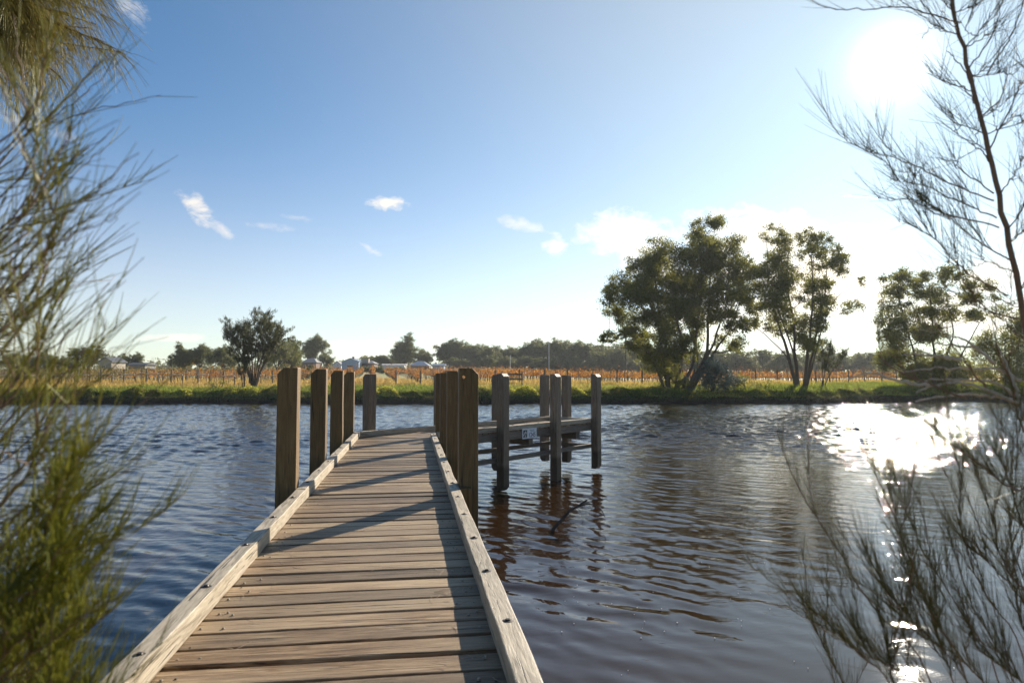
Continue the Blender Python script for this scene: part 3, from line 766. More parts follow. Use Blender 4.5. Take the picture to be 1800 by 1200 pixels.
D_cl = [(*z8(x, y), r) for x, y, r in [(960,800,50),(1020,760,52),(1090,730,50),(1150,700,50),(1120,620,40),(1180,600,44),(1240,640,60),(1000,860,60),(1080,850,64),(1160,820,64),(1240,780,64),(1060,930,60),(1150,930,60),(1250,900,64),(1320,760,60),(1330,860,60)]]
tD = gum_from_silhouette('river_gum', z8(1120, 1050), 97, [([z8(1100, 1050), z8(1080, 900), z8(1060, 780)], .24, .05), ([z8(1130, 1050), z8(1180, 850), z8(1180, 620)], .24, .04), ([z8(1150, 1050), z8(1260, 860), z8(1300, 740)], .2, .04)],
    D_cl, 2.4, leafm=M['gum'], barkm=M['bark_dark'], density=500, size=.25, sub=18)
tag(tD, 'low dark gum tree half hidden by the bare twigs of the near sapling', 'tree')

# small feathery sheoak under the second gum, and the multi-stemmed sheoak on the far left bank
def feathery(name, basepx, Yt, hpx, wpx, stems, nsp, label, sd, top_pow=.5):
    b = at_y(*basepx, Yt); b[2] = float(ground_z(b[0], Yt)) - .05; m = Yt / 1200; H = hpx * m; Wd = wpx * m
    root = empty(name, b); tr = MB(); parts = []
    for k in range(stems):
        az = rng.uniform(0, 6.28); f = rng.uniform(.25, 1) ** .6; sx = rng.uniform(-1, 1) if stems > 3 else rng.uniform(-.7, .7)
        tip = np.array([sx * Wd * .45, math.sin(az) * Wd * .32, H * (1 - .38 * abs(sx) ** 1.6) * rng.uniform(.82, 1)])
        P = spline([np.array([sx * .25, rng.normal(0, .12), 0]), np.array([tip[0] * .35, tip[1] * .35, tip[2] * .38]), np.array([tip[0] * .85, tip[1] * .85, tip[2] * .75]), tip], 14)
        tr.tube(P, np.linspace(.085 * sd, .012, 14), 6)
        for j in range(nsp):
            u = rng.uniform(.42, 1); q = P[min(13, int(u * 13))]
            out = nrm(np.array([rng.normal(), rng.normal(), rng.uniform(-.1, 1.1)])); ln = Wd * rng.uniform(.10, .24) * (1.15 - .5 * u)
            e = q + out * ln + np.array([0, 0, ln * .35]); tr.tube([q, (q + e) / 2 + np.array([0, 0, -.06]), e], [.02, .013, .006], 3, cap=False)
            nl = 50; s = rng.uniform(.25, 1.05, nl)[:, None]
            C = q + (e - q) * s + rng.normal(0, .12 * sd, (nl, 3)); D = nrm(e - q) * .7 + np.array([0, 0, .65]) + rng.normal(0, .45, (nl, 3))
            parts.append(leaves(C, D, rng.uniform(.25, .6, nl) * sd, .055 * sd))
    V, F = merge(parts); tr.build('trunk', M['bark_dark'], root, smooth=True); link('crown', np_mesh('crown', V, F, M['sheoak_far']), root)
    return tag(root, label, 'tree')
feathery('sheoak_tree', (446, 684), 86, 143, 124, 18, 20, 'rounded feathery sheoak with many thin stems on the far bank beside the vines', 1.0)
feathery('sheoak_tree', (1445, 683), 86, 92, 82, 4, 20, 'small feathery sheoak leaning beside the tall open gum tree', .85)
feathery('sheoak_tree', (428, 682), 85, 70, 44, 3, 14, 'short dark sapling in front of the rounded feathery sheoak', .8)
# bushes at the foot of the gums
def bush(name, px, py, Yt, wpx, hpx, mat, label, n=9, dens=420, size=.2):
    b = at_y(px, py, Yt); b[2] = float(ground_z(b[0], Yt)) - .1; m = Yt / 1200; w, h = wpx * m, hpx * m
    cl = [(np.array([rng.uniform(-.5, .5) * w * .75, rng.uniform(-.4, .4) * w * .6, 0]), 0) for _ in range(n)]
    cl = [(np.array([c[0], c[1], h * rng.uniform(.2, .78) * (1 - .5 * (abs(c[0]) / (w * .5)) ** 2)]), h * rng.uniform(.22, .32)) for c, _ in cl]
    lm = [([(rng.normal(0, .1), rng.normal(0, .1), 0), c * .5 + np.array([0, 0, .1]), c], .05, .015) for c, _ in cl[:6]]
    return tag(build_tree(name, lm, cl, b, mat, M['bark_dark'], dens, size, twigs=False, sub=7, droop=.1), label, 'bush')
bush('bank_bush', 1254, 694, 81.6, 88, 68, M['blue_bush'], 'rounded blue-green bush in front of the broad gum tree', 16, 480)
bush('bank_bush', 1190, 688, 83.6, 66, 42, M['gum'], 'dark olive bush at the foot of the leaning gum stems', 11)
bush('bank_bush', 1312, 690, 82.6, 50, 36, M['gum'], 'loose olive bush right beside the blue-green bush', 8, 240)
bush('bank_bush', 1345, 690, 83.4, 30, 22, M['gum'], 'low sparse bush between the two tall gum trees', 5, 240)
bush('bank_bush', 1650, 690, 93, 150, 48, M['gum'], 'wide dark thicket at the water edge under the spreading gum', 18, 330, .26)
bush('bank_bush', 1770, 690, 97, 90, 40, M['gum'], 'dark thicket by the water under the low dark gum', 12, 330, .26)
bush('bank_bush', 545, 663, 100, 46, 36, M['sheoak_far'], 'yellowish bush rising among the rusty vines behind the first posts', 8, 300)
bush('bank_bush', 385, 690, 84, 46, 22, M['gum'], 'low dark bush on the bank beside the feathery sheoak', 6, 300)

# generic gum crowns for the far trees: five kinds, copied
def far_kind(H, W, seed, trunk=.28, leaf=.5, dens=120, nl=9):
    global rng
    keep = rng; rng = np.random.default_rng(seed); limbs, clumps = [], []
    for k in range(nl):
        a = 2 * math.pi * k / nl + rng.normal(0, .4); f = rng.uniform(.35, 1)
        tip = np.array([math.cos(a) * W * .42 * f, math.sin(a) * W * .42 * f, H * rng.uniform(.62, .95) * (1.05 - .28 * f)])
        limbs.append(([(rng.normal(0, .15), rng.normal(0, .15), 0), (tip[0] * .15, tip[1] * .15, H * trunk), (tip[0] * .6, tip[1] * .6, tip[2] * .7), tip], .022 * H, .004 * H))
        r = H * rng.uniform(.10, .16); clumps.append((tip, r))
        for _ in range(7):
            c = tip * np.array([1, 1, 1]) + rng.normal(0, 1, 3) * np.array([W * .15, W * .15, H * .12]); c[2] = max(c[2], H * (trunk + .02)); clumps.append((c, H * rng.uniform(.09, .15)))
    t_ = build_tree('gum_tree', limbs, clumps, (0, 0, 0), M['gum_far'], M['bark_dark'], dens, leaf, twigs=False, sub=8, droop=.3)
    rng = keep; return t_
KIND = [far_kind(12, 11, 11), far_kind(13, 8, 12, .25), far_kind(10, 11, 13, .2), far_kind(14, 10, 14, .3, nl=8), far_kind(9, 8, 15, .12, nl=8)]
KH_ = [12, 13, 10, 14, 9]
used = [False] * 5
def far_tree(px, ptop, Yt, kind, label, group=None, wscale=1.0):
    b = at_y(px, 650, Yt); z = float(ground_z(b[0], Yt)); top = at_y(px, ptop, Yt)[2]; h = top - z
    o = KIND[kind] if not used[kind] else copy_tree(KIND[kind]); used[kind] = True
    s = h / KH_[kind]; o.location = (b[0], Yt, z - .1); o.scale = (s * wscale, s * wscale, s); o.rotation_euler = (0, 0, rng.uniform(0, 6.28))
    for q in ('group',):
        if q in o: del o[q]
    return tag(o, label, 'tree', group)
far_tree(152, 610, 200, 4, 'round-topped dark gum just left of the small gabled house', None, 1.2)
far_tree(205, 628, 215, 2, 'low gum between the small gabled house and the dark-roofed shed')
far_tree(234, 620, 215, 0, 'slender gum above the dark-roofed shed across the vines')
far_tree(320, 612, 190, 1, 'narrow gum standing first in the run left of the feathery sheoak')
far_tree(352, 609, 190, 3, 'round gum standing second in the run left of the feathery sheoak')
far_tree(392, 608, 180, 0, 'dense gum half hidden behind the feathery sheoak', None, 1.1)
far_tree(488, 600, 170, 2, 'wide olive gum just right of the feathery sheoak', None, 1.0)
far_tree(512, 604, 180, 1, 'narrow gum beside the wide olive gum, before the brown house')
far_tree(553, 594, 275, 3, 'tall dark gum rising behind the brown hip-roofed house', None, .95)
far_tree(572, 622, 262, 4, 'round low gum between the brown house and the blue shed')
far_tree(710, 598, 290, 1, 'tall conical gum standing behind the white glasshouse', None, 1.25)
far_tree(745, 617, 292, 3, 'flat-topped gum behind the house with the wide verandah')
for px, tp, kd in ((652, 627, 4), (668, 625, 2), (684, 628, 0), (694, 629, 4)):
    far_tree(px, tp, 300, kd, 'low gum in the clump behind the white glasshouse', 'gums behind the white glasshouse', 1.25)
for px, tp in ((20, 622), (50, 628), (78, 622), (102, 630), (128, 632)):
    far_tree(px, tp, 230, int(rng.integers(0, 5)), 'gum in the tree line behind the dull vines at the far left', 'gums behind the dull vines', 1.3)
tops = [(790, 600), (806, 597), (826, 606), (842, 608), (858, 612), (872, 612), (886, 611), (902, 612), (918, 609), (934, 604), (950, 601), (966, 598), (982, 602), (998, 600), (1014, 606), (1028, 612), (1044, 606),
    (1060, 609), (1076, 612), (1092, 610), (1108, 609), (1124, 612), (1140, 613)]
for k, (px, tp) in enumerate(tops):
    far_tree(px, tp + rng.uniform(-2, 3), 285 + rng.uniform(-14, 14), [3, 0, 2, 0, 3][k % 5], 'tall gum in the long treeline behind the orange vines', 'gums of the long treeline', 1.2)
    far_tree(px + 8, 630 + rng.uniform(-4, 6), 270 + rng.uniform(-6, 6), [2, 4][k % 2], 'low bushy gum along the foot of the long treeline', 'low gums of the long treeline', 1.4)
for k, px in enumerate(range(1160, 1570, 17)):
    far_tree(px, [626, 620, 630, 618, 634][k % 5] + rng.uniform(-4, 4), 262 + rng.uniform(-14, 14), [0, 2, 3, 4, 2][k % 5], 'gum in the far treeline seen between and beyond the tall river gums', 'gums beyond the river gums', 1.3)
for k in range(5):
    if not used[k]: bpy.data.objects.remove(KIND[k])
# woods on the horizon, one mass
parts = []
for _ in range(700):
    x = rng.uniform(-620, 560); y = rng.uniform(430, 520); z = float(ground_z(x, y)); r = rng.uniform(3, 5.5)
    (lv, s) = clump_leaves(np.array([x, y, z + rng.uniform(2, 7)]), r, 46, 2.6, 6, .2); parts.append(lv)
V, F = merge(parts); tag(link('horizon_woods', np_mesh('horizon_woods', V, F, M['gum_far'])), kind='stuff')

# ------------------------------------------------------------------ houses beyond the vines
M['brick'] = plain('brown_brick', (.16, .10, .08), .85, 0, .2); M['cream'] = plain('cream_wall', (.36, .32, .27), .8)
M['shed_blue'] = plain('pale_blue_cladding', (.30, .38, .50), .6); M['roof_grey'] = plain('grey_roof', (.16, .17, .18), .6); M['roof_dark'] = plain('dark_blue_roof', (.055, .065, .085), .55)
M['white_wall'] = plain('white_panel', (.72, .72, .72), .6); M['glass'] = plain('dark_window', (.03, .035, .045), .15); M['roof_blue'] = plain('blue_roof', (.14, .19, .27), .5)
def house(name, px, pybase, Yt, wpx, wallpx, roofpx, depth, wall, roof, label, hip=True, windows=(), gable_front=False, eave=.45, cat='house'):
    m = Yt / 1200; c = at_y(px, pybase, Yt); z = min(float(c[2]), float(ground_z(c[0], Yt)) + .3); zb = float(ground_z(c[0], Yt)) - .3
    top = at_y(px, pybase - wallpx, Yt)[2]; w = wpx * m; hw = top - zb; hr = roofpx * m
    root = empty(name, (c[0], Yt, zb)); tag(root, label, cat)
    b = MB(); b.box((0, depth / 2, hw / 2), (w, depth, hw)); 
    if gable_front: b.add([(-w / 2, .0, hw), (w / 2, .0, hw), (0, .0, hw + hr), (-w / 2, depth, hw), (w / 2, depth, hw), (0, depth, hw + hr)], [(0, 1, 2), (5, 4, 3)])
    b.build('wall', wall, root)
    r = MB(); e = eave
    if gable_front:
        th = .18
        for s in (-1, 1):
            a = (s * (w / 2 + e), hw - e * hr / (w / 2) + .03); k = (0, hw + hr + .03)
            vs = [(a[0], -e, a[1]), (k[0], -e, k[1]), (k[0], depth + e, k[1]), (a[0], depth + e, a[1])]
            vs += [(x, y, zz + th) for x, y, zz in vs]; r.add(vs, [(0, 3, 2, 1), (4, 5, 6, 7), (0, 1, 5, 4), (1, 2, 6, 5), (2, 3, 7, 6), (3, 0, 4, 7)])
    else:
        q = (w * .32 if hip else w / 2 + e); h0 = hw + .02
        B_ = [(-w / 2 - e, -e, h0), (w / 2 + e, -e, h0), (w / 2 + e, depth + e, h0), (-w / 2 - e, depth + e, h0)]
        q2 = w / 2 - q if hip else w / 2 + e
        Rg = [(-q2, depth / 2, h0 + hr), (q2, depth / 2, h0 + hr)]
        r.add(B_ + Rg, [(0, 1, 5, 4), (1, 2, 5), (2, 3, 4, 5), (3, 0, 4), (3, 2, 1, 0)])
    r.build('roof', roof, root)
    for (x, zf, ww, wh) in windows:
        f = MB(); f.box((x * w, -.03, zf * hw), (ww * w + .16, .06, wh * hw + .16)); fo = f.build('window', M['white_wall'], root)
        g = MB(); g.box((x * w, -.07, zf * hw), (ww * w, .03, wh * hw)); g.build('pane', M['glass'], fo)
    return root, w, hw, hr
house('brown_house', 542, 650, 250, 26, 13, 8, 8, M['brick'], M['roof_grey'], 'brown brick house with a grey hipped roof below a tall dark gum', True, ((-.25, .55, .12, .4), (.1, .55, .2, .45), (.36, .55, .08, .4)))
r_, w, hw, hr = house('blue_shed', 615.5, 650, 245, 30, 14, 6, 9, M['shed_blue'], M['roof_blue'], 'large pale blue shed with a low gabled front and a dark window strip', True, ((0, .62, .36, .18),), True, .12, 'shed')
b = MB(); b.box((.4, 3, hw + hr + .3), (.8, .8, .9)); b.build('roof_vent', M['roof_dark'], r_)
house('gabled_shed', 592, 650, 255, 15, 9, 6, 7, M['white_wall'], M['roof_dark'], 'small white shed with a dark gable, left of the large blue shed', True, ((.1, .5, .3, .4),), True, .3, 'shed')
r_, w, hw, hr = house('verandah_house', 645, 649, 250, 24, 10, 6, 8, M['brick'], M['roof_grey'], 'dark house with a small upper gable just right of the blue shed', True, ((-.2, .5, .16, .5), (.2, .5, .2, .5)))
b = MB(); b.box((-w * .15, 1.5, hw + .9), (2.4, 2.2, 1.9)); b.build('upper_gable', M['cream'], r_)
gh, w, hw, hr = house('glasshouse', 691, 650, 255, 39, 9, 1.5, 6, M['white_wall'], M['white_wall'], 'long low white glasshouse with dark bays on the lawn', False, tuple((-.42 + .14 * k, .33, .035, .5) for k in range(7)), cat='glasshouse')
r_, w, hw, hr = house('hip_roof_house', 736, 650, 250, 27, 7, 9, 9, M['brick'], M['roof_blue'], 'house with a wide dark blue hipped verandah roof below a flat-topped gum', True, ((-.2, .5, .2, .5), (.2, .5, .2, .5)), eave=1.2)
house('blue_cottage', 770, 650, 258, 20, 8, 3, 7, M['shed_blue'], M['roof_blue'], 'small light blue building just left of the long treeline', False, ((-.2, .5, .12, .4), (.2, .5, .2, .4)))
house('gabled_house', 185, 648, 190, 21, 13, 7, 7, M['cream'], M['roof_dark'], 'small cream house with a dark gable seen through the left foliage', True, ((-.15, .45, .3, .5),), True, .4)
house('long_shed', 240, 648, 200, 30, 7, 4, 6, M['roof_grey'], M['roof_dark'], 'long low dark-roofed shed right of the small gabled house', False, ((-.2, .5, .1, .4),), cat='shed')
# lawn with hedge below the houses
hz = []
for _ in range(150):
    px = rng.uniform(634, 720); q = at_y(px, 650, 214); z = float(ground_z(q[0], 214))
    lv, s = clump_leaves(np.array([q[0], 214 + rng.normal(0, .5), z + rng.uniform(.5, 1.6)]), .7, 40, .5, 5, 0); hz.append(lv)
V, F = merge(hz); o = link('hedge', np_mesh('hedge', V, F, M['gum_far'])); tag(o, 'long clipped dark green hedge below the glasshouse lawn', 'hedge')
# poles
M['pole'] = plain('pole_concrete', (.42, .44, .44), .7)
def pole(px, ptop, Yt, label, mat, r=.13, arm=0, group=None):
    q = at_y(px, 650, Yt); z = float(ground_z(q[0], Yt)); top = at_y(px, ptop, Yt)[2]
    e_ = empty('power_pole', (q[0], Yt, z)); b = MB(); b.tube([(0, 0, -.5), (0, 0, top - z)], [r * 1.3, r], 8); b.build('pole', mat, e_)
    if arm: b = MB(); b.box((0, -r - .06, top - z - .5), (arm, .1, .12)); b.build('crossarm', mat, e_)
    tag(e_, label, 'pole', group)
pole(897, 624, 240, 'shorter pale pole before the long treeline, in line with the platform', M['pole'])
pole(965, 600, 240, 'taller pale pole before the long treeline, right of the shorter one', M['pole'])
pole(1100, 588, 200, 'dark timber power pole partly behind the broad gum tree', M['bark_dark'], .16, 1.6)
pole(301, 626, 170, 'thin dark pole standing among the orange vines left of the gum run', M['bark_dark'], .09, .9)

# ------------------------------------------------------------------ near sheoaks
M['needle'] = leaf_mat('sheoak_needle', (.11, .14, .018), (.28, .27, .035), .38, (.40, .38, .04), rough=.45, spec=.4)
M['needle_dark'] = leaf_mat('dark_sheoak_needle', (.075, .082, .022), (.20, .17, .05), .4, rough=.4, spec=.45)
M['needle_dry'] = leaf_mat('olive_sheoak_needle', (.17, .165, .04), (.42, .35, .10), .45, (.56, .46, .10), rough=.5, spec=.4)
M['twig'] = plain('red_brown_twig', (.17, .10, .06), .6, 0, .3, 30)
M['twig_pale'] = plain('pale_dead_twig', (.42, .35, .27), .6, 0, .25, 30)
def PX(px, py, d): return at_y(px, py, d)
UPV = np.array([0, 0, 1.])
class Plant:
    def __init__(s, name, base, label, cat, needle):
        s.root = empty(name, base); tag(s.root, label, cat); s.b = np.array(base, float); s.nd = []; s.stem = MB(); s.twigs = MB(); s.pale = MB(); s.m = needle
    def stick(s, pts, r0, r1, where='twigs', n=None):
        P = spline(pts, n or 5 * len(pts)); P = P + np.vstack([np.zeros(3), rng.normal(0, .0025, (len(P) - 1, 3))])
        getattr(s, where).tube(P - s.b, np.linspace(r0, r1, len(P)), 6, cap=True); return P
    def spray(s, P, dens, ln, ang, up, r=.0012, u0=.1, sub=0, curl=.1, grav=0.0):
        """needles along the polyline P; ang opens them off the branch, up pulls them skyward, grav lets them hang"""
        seg = np.linalg.norm(np.diff(P, axis=0), axis=1); L = seg.sum(); n = max(3, int(dens * L))
        u = u0 + (1 - u0) * rng.random(n); k = np.minimum((u * (len(P) - 1)).astype(int), len(P) - 2); f = (u * (len(P) - 1) - k)[:, None]
        k = np.round(k).astype(int); S = P[k] * (1 - f) + P[k + 1] * f
        T = nrm(P[k + 1] - P[k]); Pp = nrm(np.cross(T, rand_unit(n)))
        D = nrm(T + Pp * (ang * rng.uniform(.5, 1.5, n))[:, None] + UPV * (up * rng.uniform(.4, 1.4, n))[:, None])
        LL = ln * rng.uniform(.5, 1.25, n) * (1.05 - .35 * u)
        bend = rand_unit(n) * (LL * curl)[:, None] + UPV * (-grav * LL)[:, None] + UPV * (.12 * up * LL)[:, None]
        V, F = needles(S, D, LL, r * rng.uniform(.8, 1.25, n), bend); s.nd.append((V - s.b, F))
        for _ in range(sub):
            q = int(rng.uniform(.2, .85) * (len(P) - 1)); t_ = nrm(P[q + 1] - P[q]); d_ = nrm(t_ + nrm(np.cross(t_, rng.normal(size=3))) * rng.uniform(.3, .7) + UPV * up * .7)
            l2 = min(L * rng.uniform(.2, .45), ln * 1.7); e1 = P[q] + d_ * l2 * .5 + rng.normal(0, .012, 3); e2 = P[q] + d_ * l2 + UPV * (.1 * l2 * (up - 2 * grav)) + rng.normal(0, .02, 3)
            Q = s.stick([P[q], e1, e2], .0018, .0008); s.spray(Q, dens, ln * .9, ang, up, r, .05, 0, curl, grav)
    def done(s, stem_mat, twig_mat):
        if s.stem.v: s.stem.build('trunk', stem_mat, s.root, smooth=True)
        if s.twigs.v: s.twigs.build('branches', twig_mat, s.root, smooth=True)
        if s.pale.v: s.pale.build('dead_twigs', M['twig_pale'], s.root, smooth=True)
        V, F = merge(s.nd); link('foliage', np_mesh('foliage', V, F, s.m, smooth=True), s.root)

# left: big shrub sweeping up into the frame
pl_ = Plant('sheoak_shrub', (-2.15, 1.9, 1.0), 'large out-of-focus sheoak shrub sweeping up beside the left kerb of the jetty', 'shrub', M['needle'])
top = np.array([-1.95, 1.7, 4.4])
stem_l = spline([(-2.15, 1.9, .95), (-2.2, 1.8, 2.2), (-2.05, 1.7, 3.2), tuple(top)], 60)
def from_stem(st, p): return tuple(st[int(np.argmin(np.abs(st[:, 2] - (p[2] - .12))))])
for k in range(3): pl_.stick([(-2.15 + .05 * k, 1.9, .95), (-2.2 - .05 * k, 1.8, 2.2), (-2.05, 1.7 + .1 * k, 3.2), tuple(top + rng.normal(0, .1, 3))], .022, .006, 'stem')
for k in range(46):
    u = k / 45; y0 = 1450 - u * 1080 + rng.uniform(-40, 40)
    d0, d1 = rng.uniform(1.35, 2.0), rng.uniform(1.15, 1.75)
    rise = rng.uniform(180, 330) if u > .25 else rng.uniform(140, 260)
    xe = rng.uniform(60, 205) if u > .3 else rng.uniform(90, 225)
    P = pl_.stick([from_stem(stem_l, PX(-180, y0 + 30, d0)), PX(-180, y0 + 30, d0), PX(40, y0 - rise * .5, (d0 + d1) / 2), PX(xe, y0 - rise, d1)], .0042, .0011)
    pl_.spray(P, 84 if u < .4 else 24, .19 if u > .4 else .15, .30 if u > .4 else .42, (.16 if u > .4 else .42) if u > .2 else .7, .0012 if u > .45 else .0014, .25, 3 if u > .4 else 5, .08)
pl_.done(M['bark_dark'], M['twig'])
# low dense growth at the same corner
M['needle_sun_tint'] = leaf_mat('sun_tinted_sheoak_needle', (.17, .18, .02), (.44, .36, .05), .45, (.60, .50, .05), rough=.45, spec=.4)  # lighter copy of the needle colour, sunlight on the lower foliage painted in
lb = Plant('sun_tinted_shrub', (-2.3, 2.9, .9), 'low shrub, sunlight painted into its yellow-green needles, at the water edge under the large sheoak shrub', 'shrub', M['needle_sun_tint'])
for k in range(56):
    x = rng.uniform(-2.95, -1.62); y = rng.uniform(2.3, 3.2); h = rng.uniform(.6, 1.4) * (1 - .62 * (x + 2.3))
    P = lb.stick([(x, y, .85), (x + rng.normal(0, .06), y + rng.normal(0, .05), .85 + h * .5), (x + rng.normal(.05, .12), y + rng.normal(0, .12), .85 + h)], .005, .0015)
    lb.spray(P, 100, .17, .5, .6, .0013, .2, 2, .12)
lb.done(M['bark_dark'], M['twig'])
# top left: hanging crown of a taller sheoak farther out
ht = Plant('drooping_sheoak', (-6.3, 5.4, .6), 'tall drooping sheoak whose hanging sprays fill the top corner above the left shrub', 'tree', M['needle_dry'])
stem_h = spline([(-6.3, 5.4, .4), (-6.2, 5.5, 2.6), (-6.0, 5.5, 5.0), (-5.7, 5.5, 7.2)], 60)
ht.stick(stem_h[::6], .03, .02, 'twigs')
ht.stick([(-6.3, 5.4, .4), (-6.2, 5.5, 2.6), (-6.0, 5.5, 5.0), (-5.7, 5.5, 7.2)], .11, .04, 'stem')
for k in range(34):
    d = rng.uniform(4.9, 6.2); x0, y0 = rng.uniform(-330, -140), rng.uniform(-180, 60)
    P = ht.stick([from_stem(stem_h, PX(x0 - 200, y0 - 30, d)), PX(x0 - 200, y0 - 30, d), PX(x0, y0 - 40, d), PX((x0 + 60) / 2 + 20, y0 - 30 + rng.uniform(-20, 20), d), PX(rng.uniform(40, 215), y0 + rng.uniform(-10, 90), d)], .022, .004)
    ht.spray(P, 85, .42, .6, -.5, .0023, .2, 6, .14, .4)
for k in range(7):
    d = rng.uniform(5.0, 5.8); y0 = rng.uniform(520, 640)
    P = ht.stick([from_stem(stem_h, PX(-360, y0 - 20, d)), PX(-360, y0 - 20, d), PX(-140, y0 - 10, d), PX(rng.uniform(-10, 35), y0 + rng.uniform(-60, 20), d)], .02, .004)
    ht.spray(P, 50, .30, .6, .1, .0022, .4, 3, .14, .15)
ht.done(M['bark_dark'], M['twig'])

# right: slim sapling leaning into the frame
rs = Plant('sheoak_sapling', tuple(PX(1900, 1560, 2.45)), 'slim sheoak sapling with a bare brown stem leaning in front of the sun', 'sapling', M['needle_dark'])
stem = rs.stick([PX(1900, 1580, 2.45), PX(1880, 1200, 2.42), PX(1842, 800, 2.4), PX(1800, 560, 2.4), PX(1768, 400, 2.38), PX(1735, 250, 2.35), PX(1700, 110, 2.33), PX(1668, -10, 2.3), PX(1640, -110, 2.3)], .0135, .0045, 'stem')
BR = [([(1747, 340), (1693, 300), (1647, 213)], 8), ([(1747, 353), (1667, 320), (1597, 287), (1533, 267), (1500, 250)], 9), ([(1752, 383), (1697, 360), (1637, 330), (1590, 320), (1520, 306)], 9),
    ([(1756, 400), (1667, 377), (1620, 353), (1560, 350), (1510, 338)], 9), ([(1775, 457), (1727, 430), (1680, 390), (1633, 360), (1575, 325)], 9), ([(1772, 520), (1700, 480), (1653, 430), (1607, 397), (1520, 380)], 9),
    ([(1690, 40), (1600, 15), (1540, 16), (1470, 18), (1420, -2)], 3), ([(1735, 132), (1778, 62), (1805, -10)], 4), ([(1700, 128), (1745, 60), (1768, -20)], 4), ([(1755, 345), (1788, 300), (1808, 220)], 8),
    ([(1770, 405), (1800, 360), (1825, 280)], 8), ([(1738, 265), (1790, 160), (1800, 120)], 6), ([(1720, 190), (1690, 150), (1660, 140)], 3), ([(1790, 560), (1730, 540), (1680, 470), (1640, 440)], 8),
    ([(1725, 205), (1760, 170), (1772, 110)], 5), ([(1800, 600), (1760, 560), (1720, 540), (1690, 500)], 6), ([(1740, 285), (1715, 255), (1690, 240)], 3), ([(1712, 150), (1680, 105), (1665, 90)], 2)]
for pts, dn in BR:
    pts = pts[:-1] + [tuple(np.array(pts[-2]) + (np.array(pts[-1]) - np.array(pts[-2])) * .35)] if dn > 5 else pts
    d = 2.36; P3 = [PX(x, y, d + i * rng.normal(0, .035)) for i, (x, y) in enumerate(pts)]
    P = rs.stick(P3, .0028, .0010); rs.spray(P, dn * 8.5, .20, .34, .55 if pts[-1][0] < pts[0][0] else .3, .0009, .12, 2 if dn > 5 else 0, .07)
for k in range(26):
    q = int(rng.uniform(.32, .93) * (len(stem) - 1)); sd_ = -1 if rng.random() < .45 else 1; Lb = rng.uniform(.12, .26)
    d_ = nrm(np.array([sd_ * rng.uniform(.5, 1.1), rng.normal(0, .35), rng.uniform(.25, .8)])); s0 = stem[q]
    P = rs.stick([s0, s0 + d_ * Lb * .5, s0 + d_ * Lb + np.array([0, 0, .12 * Lb])], .0022, .0008); rs.spray(P, 60, .19, .32, .55, .0009, .1, 2, .07)
for pts in ([(1795, 700), (1742, 671), (1655, 667), (1612, 671)], [(1633, 678), (1581, 669), (1540, 657), (1488, 667)], [(1795, 668), (1750, 648), (1709, 650), (1644, 645), (1581, 656)], [(1798, 712), (1700, 673), (1644, 678), (1609, 689)],
        [(1668, 627), (1629, 624), (1588, 622)], [(1690, 632), (1648, 626), (1605, 615)], [(1780, 702), (1720, 693), (1655, 695), (1607, 706)], [(1750, 640), (1700, 600), (1668, 590)], [(1800, 740), (1790, 690), (1770, 640), (1748, 600)], [(1720, 612), (1680, 608), (1640, 604)]):
    d = rng.uniform(2.05, 2.3); P = rs.stick([PX(x, y, d + .02 * i) for i, (x, y) in enumerate(pts)], .0052, .0022, 'pale')
for pts in ([(1790, 690), (1760, 630), (1745, 560)], [(1800, 760), (1780, 690), (1775, 600)], [(1740, 690), (1700, 640), (1640, 560)], [(1700, 700), (1560, 640), (1545, 590)]):
    P = rs.stick([PX(x, y, 2.15) for x, y in pts], .0035, .0014); rs.spray(P, 50, .16, .4, .5, .0011, .1, 2, .08)
rs.done(M['twig'], M['twig'])
# bottom right: bushy shrub rising from below
rb = Plant('bushy_sheoak', tuple(PX(1780, 1700, 2.2)), 'bushy dark green sheoak shrub of upright twigs in front of the rippled water', 'shrub', M['needle_dark'])
ST = [[(1640, 1200), (1530, 1060), (1450, 930), (1400, 850), (1368, 765)], [(1700, 1200), (1640, 1080), (1590, 960), (1570, 880), (1555, 740)], [(1760, 1200), (1690, 1080), (1620, 960), (1585, 870), (1560, 810)],
    [(1800, 1160), (1730, 1040), (1690, 930), (1690, 850), (1697, 740)], [(1830, 1100), (1770, 1000), (1740, 900), (1715, 820)], [(1500, 1260), (1450, 1140), (1410, 1060)], [(1850, 920), (1770, 855), (1720, 812), (1660, 772), (1640, 752)],
    [(1580, 1240), (1510, 1150), (1450, 1090), (1405, 1050)], [(1720, 1240), (1640, 1130), (1560, 1040), (1520, 960)], [(1790, 1220), (1740, 1120), (1700, 1040), (1665, 930)], [(1830, 1200), (1790, 1080), (1780, 980), (1775, 890)],
    [(1690, 1250), (1660, 1150), (1640, 1080), (1650, 980)], [(1750, 1260), (1700, 1170), (1610, 1110), (1560, 1060)], [(1820, 1260), (1770, 1180), (1720, 1140), (1690, 1060)], [(1640, 1260), (1580, 1180), (1530, 1150), (1500, 1100)],
    [(1850, 1010), (1800, 930), (1770, 840), (1750, 790)], [(1600, 1280), (1570, 1200), (1560, 1140), (1540, 1050)], [(1840, 1140), (1800, 1060), (1740, 990), (1700, 960)]]
for i, pts in enumerate(ST):
    d = rng.uniform(1.85, 2.5); pts3 = [PX(x, y, d + .02 * j) for j, (x, y) in enumerate(pts)]
    root_ = pts3[0] + np.array([.12 + .15 * rng.random(), .05, -.75]); P = rb.stick([root_] + pts3, .0048 if i == 6 else .0028, .0009)
    rb.spray(P, 44 if i == 0 else 100, .16, .36, .62, .00075, .3 if i else .2, 1 if i == 0 else 4, .07)
rb.done(M['bark_dark'], M['twig'])

